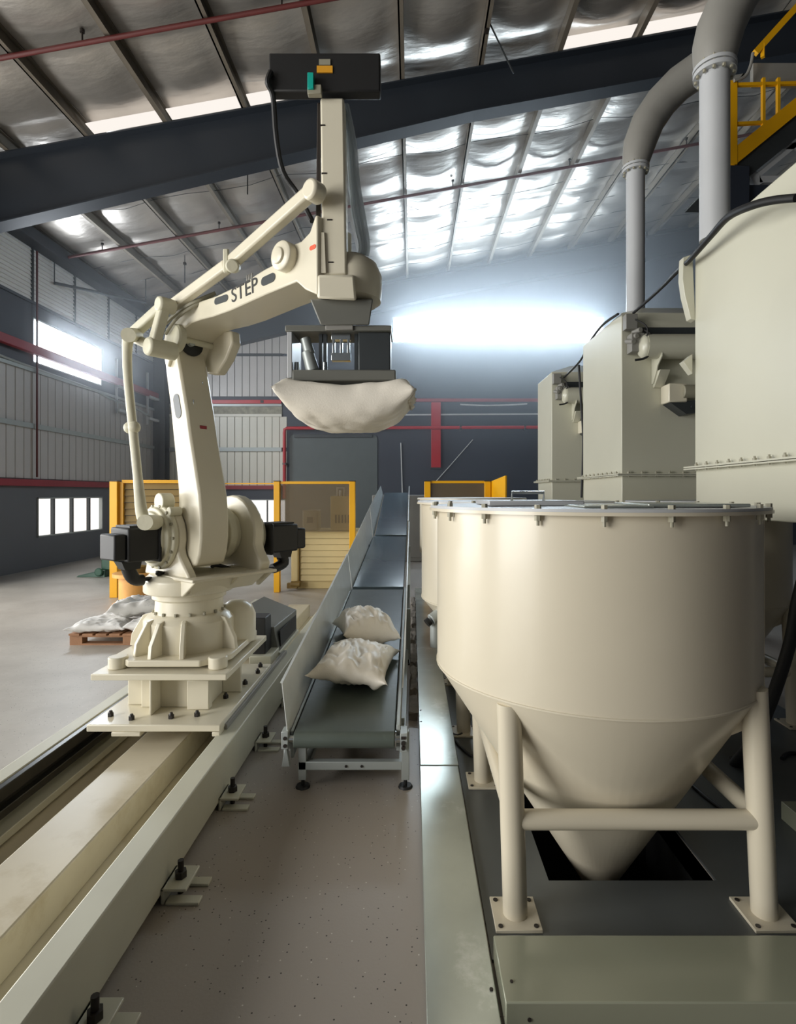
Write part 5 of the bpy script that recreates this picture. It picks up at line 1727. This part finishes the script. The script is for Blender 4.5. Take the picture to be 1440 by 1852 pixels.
b = MB(); b.box((-1.27, 4.30, .268), (-1.10, 4.56, .335)); b.box((-1.62, 4.54, .268), (-1.09, 5.3, .30)); b.build('housing_base', 'rail', dh, bevel=0.005)
b = MB(); b.cyl((-1.5, 4.53, .56), (-1.5, 4.515, .56), .02, n=10); b.build('knob', 'black', dh)

# ================================================================== RED PIPES AND WALL ITEMS
r = thing('red_rail', (-2, 17.2, 4.47), 'red square rail along the far wall above head height, passing behind the held sack', 'rail')
b = MB(); b.box((-7.5, 17.28, 4.42), (-4.1, 17.37, 4.54)); b.build('rail_length', 'red', r, bevel=0.01)
b = MB(); b.box((-4.1, 17.28, 4.48), (4.1, 17.37, 4.58)); b.build('rail_length', 'dull_red', r, bevel=0.01)
b = MB(); b.box((-4.75, 17.27, 4.44), (-4.65, 17.285, 4.52)); b.build('rail_bracket', 'bolt', r)
r = thing('red_post', (0.74, 17.3, 2.4), 'broad vertical red steel post on the dark far wall', 'post')
b = MB(); b.box((0.59, 17.26, 2.42), (0.89, 17.395, 4.46)); b.build('post_body', 'red', r, bevel=0.01)
b = MB(); b.box((0.57, 17.25, 2.38), (0.91, 17.395, 2.42)); b.build('post_foot', 'dark', r)
r = thing('red_pipe', (-4, 17.2, 2), 'thin red pipe framing the grey shutter on the far wall', 'pipe')
b = MB(); b.tube([(-3.98, 17.2, 1.45), (-3.98, 17.2, 3.5), (-3.97, 17.2, 3.6), (-3.9, 17.2, 3.64), (4.0, 17.2, 3.67)], .052, 12); b.build('pipe_run', 'red', r)
b = MB()
for x in (-3, -1, 1.5, 3.5):
    b.box((x - .03, 17.15, 3.58), (x + .03, 17.4, 3.74))
b.box((-4.03, 17.15, 2.5), (-3.93, 17.4, 2.56)); b.build('pipe_bracket', 'dark', r)
# shutter
r = bpy.data.objects.new('door_1', None); r.location = (-2.45, 17.35, 0); COL.objects.link(r); structure(r)
b = MB()
pts = [(-3.86, 0), (-1.10, 0), (-1.10, 3.33), (-1.16, 3.43), (-1.26, 3.47), (-3.70, 3.47), (-3.80, 3.43), (-3.86, 3.33)]
b.hexa([(x, 17.36, z) for x, z in pts], [(x, 17.398, z) for x, z in pts]); b.build('door_leaf', 'shutter', r)
b = MB(); b.box((-3.7, 17.30, 3.36), (-1.25, 17.36, 3.46)); b.build('door_header', 'dark', r, bevel=0.01)
# pale conduit on the dark wall
r = thing('conduit', (2, 17.3, 4.1), 'thin pale conduit running level across the dark far wall', 'conduit')
b = MB(); b.tube([(-0.6, 17.33, 4.07), (4.0, 17.33, 4.10)], .025, 8).tube([(1.5, 17.34, 4.40), (2.2, 17.34, 4.37), (2.9, 17.34, 4.38), (3.6, 17.34, 4.42)], .025, 8, 4); b.build('conduit_run', 'conduit', r)
b = MB()
for x in (0, 2, 3.6):
    b.box((x, 17.34, 4.05), (x + .05, 17.4, 4.13))
b.build('conduit_clip', 'dark', r)
r = thing('cable', (-0.2, 17.3, 2), 'thin pale wire hanging down the dark far wall beside the conveyor top', 'cable')
b = MB(); b.tube([(-0.36, 17.35, 3.2), (-0.30, 17.34, 1.2)], .02, 6).tube([(1.9, 17.35, 3.3), (1.2, 17.35, 2.5), (0.75, 17.34, 2.0)], .015, 6); b.build('cable_sheath', 'conduit', r)
# tension strut on the left wall band
lr = thing('red_rail', (-7.9, 13, 4.6), 'red steel rail along the left wall, crossing in front of the high window', 'rail')
b = MB(); b.box((-7.92, 8.7, 4.50), (-7.80, 17.05, 4.68)); b.build('rail_length', 'dull_red', lr, bevel=0.01)
b = MB(); 
for yy in (9.5, 11.4, 14.6, 16.6):
    b.box((-7.995, yy, 4.55), (-7.9, yy + .08, 4.63))
b.build('rail_bracket', 'dark', lr)
cd = thing('conduit', (-7.9, 14.5, 4.1), 'grey conduit sloping along the left wall under the high window', 'conduit')
b = MB(); b.tube([(-7.95, 9.0, 4.32), (-7.95, 11.5, 4.24), (-7.95, 13.6, 4.20), (-7.95, 14.4, 4.12), (-7.86, 14.7, 4.06), (-7.78, 15.4, 4.0), (-7.74, 16.3, 3.9)], .03, 8, 4); b.build('conduit_run', 'grey_metal', cd)
for k, (yy, x_) in enumerate(((14.75, -7.93), (16.4, -7.9))):
    r = thing('wall_ladder', (x_, yy, 3.9), ('white bracket rungs on the left wall just past the high window', 'white bracket rungs in the corner beside the rear link of the robot')[k], 'bracket')
    b = MB()
    b.box((x_, yy, 3.75 - .1 * k), (x_ + .05, yy + .05, 5.2)); b.box((x_, yy + .7, 3.75 - .1 * k), (x_ + .05, yy + .75, 4.9)); b.build('bracket_upright', 'conduit', r)
    for z in (3.8, 4.45):
        b = MB(); b.box((x_, yy, z), (x_ + .12, yy + .75, z + .07)); b.build('rung', 'conduit', r)
r = thing('hanging_bar', (-6.6, 13, 5.8), 'thin dark bar hung in front of the white louvres on the left wall', 'bar')
b = MB(); b.tube([(-7.9, 12.2, 6.25), (-6.9, 14.3, 6.55)], .035, 8); b.tube([(-7.9, 12.2, 6.25), (-7.9, 12.2, 6.9)], .012, 6); b.tube([(-6.9, 14.3, 6.55), (-6.9, 14.3, 7.15)], .012, 6); b.build('bar_run', 'dark', r)
# sprinkler pipes under the purlins
for yy, label in ((7.2, 'thin dark red sprinkler pipe under the roof, in front of the dark rafter'), (12.3, 'thin dark red sprinkler pipe under the roof, beyond the dark rafter')):
    r = thing('sprinkler_pipe', (0, yy, 8), label, 'pipe')
    b = MB(); b.cyl((XL + .2, yy, roof(XL + .2) - .30), (10, yy, roof(10) - .30), .032, n=12); b.build('pipe_run', 'sprinkler', r)
    for k in range(6):
        x = -6.9 + 2.6 * k
        b = MB(); b.cyl((x, yy, roof(x) - .28), (x, yy, roof(x) - .12), .012, n=8).cyl((x, yy, roof(x) - .16), (x, yy, roof(x) - .12), .03, n=10); b.build('sprinkler_head', 'bolt', r)
# hanger rods seen beside the rafter
for k, (x, yy) in enumerate(((-6.9, 9.6), (-4.35, 9.6), (-5.6, 13.6), (-3.1, 10.4), (1.1, 8.2))):
    r = thing('hanging_rod', (x, yy, roof(x) - .6), ('thin rod hanging from the roof at the far left beyond the rafter', 'thin rod hanging from the roof in the second bay beyond the rafter', 'thin rod hanging from the roof above the left louvres', 'thin rod hanging from the roof above the upper link', 'thin slanting rod under the roof in front of the rafter')[k], 'rod')
    b = MB(); b.tube([(x, yy, roof(x) - .06), (x + (.4 if k == 4 else 0), yy, roof(x) - (.9 if k == 4 else .75))], .012, 6); b.build('rod', 'dark', r)
    b = MB(); b.box((x - .03, yy - .03, roof(x) - .30), (x + .03, yy + .03, roof(x) - .24)); b.build('rod_clip', 'bolt', r)

bpy.context.view_layer.update()

# thin dusty haze in the far half of the hall
hm = bpy.data.materials.new('dust_haze')
hm.use_nodes = True
nt = hm.node_tree
nt.nodes.remove(nt.nodes['Principled BSDF'])
vs = nt.nodes.new('ShaderNodeVolumeScatter')
vs.inputs['Color'].default_value = (0.9, 0.95, 1.0, 1)
vs.inputs['Anisotropy'].default_value = 0.72
nt.links.new(vs.outputs[0], nt.nodes['Material Output'].inputs['Volume'])
tc = nt.nodes.new('ShaderNodeTexCoord')
sx = nt.nodes.new('ShaderNodeSeparateXYZ')
nt.links.new(tc.outputs['Object'], sx.inputs[0])
rp = nt.nodes.new('ShaderNodeMapRange')          # dust hangs in the warm air under the roof
rp.inputs['From Min'].default_value = 2.5
rp.inputs['From Max'].default_value = 6.0
rp.inputs['To Min'].default_value = 0.010
rp.inputs['To Max'].default_value = 0.048
nt.links.new(sx.outputs['Z'], rp.inputs['Value'])
rx = nt.nodes.new('ShaderNodeMapRange')
rx.inputs['From Min'].default_value = -6.0
rx.inputs['From Max'].default_value = 0.0
rx.inputs['To Min'].default_value = 0.6
rx.inputs['To Max'].default_value = 1.0
nt.links.new(sx.outputs['X'], rx.inputs['Value'])
mm = nt.nodes.new('ShaderNodeMath'); mm.operation = 'MULTIPLY'
nt.links.new(rp.outputs[0], mm.inputs[0]); nt.links.new(rx.outputs[0], mm.inputs[1])
nt.links.new(mm.outputs[0], vs.inputs['Density'])
b = MB()
b.hexa([(XL + .01, 10.2, 0.02), (XR - .01, 10.2, 0.02), (XR - .01, YF - .01, 0.02), (XL + .01, YF - .01, 0.02)],
       [(XL + .01, 10.2, 6.9), (XR - .01, 10.2, roof(XR) - .2), (XR - .01, YF - .01, roof(XR) - .2), (XL + .01, YF - .01, 6.9)])
hz = b.build('haze', hm)
hz['kind'] = 'stuff'
hz['label'] = 'thin dusty haze in the far half of the hall under the window strip'
hz['category'] = 'haze'
bpy.context.view_layer.update()
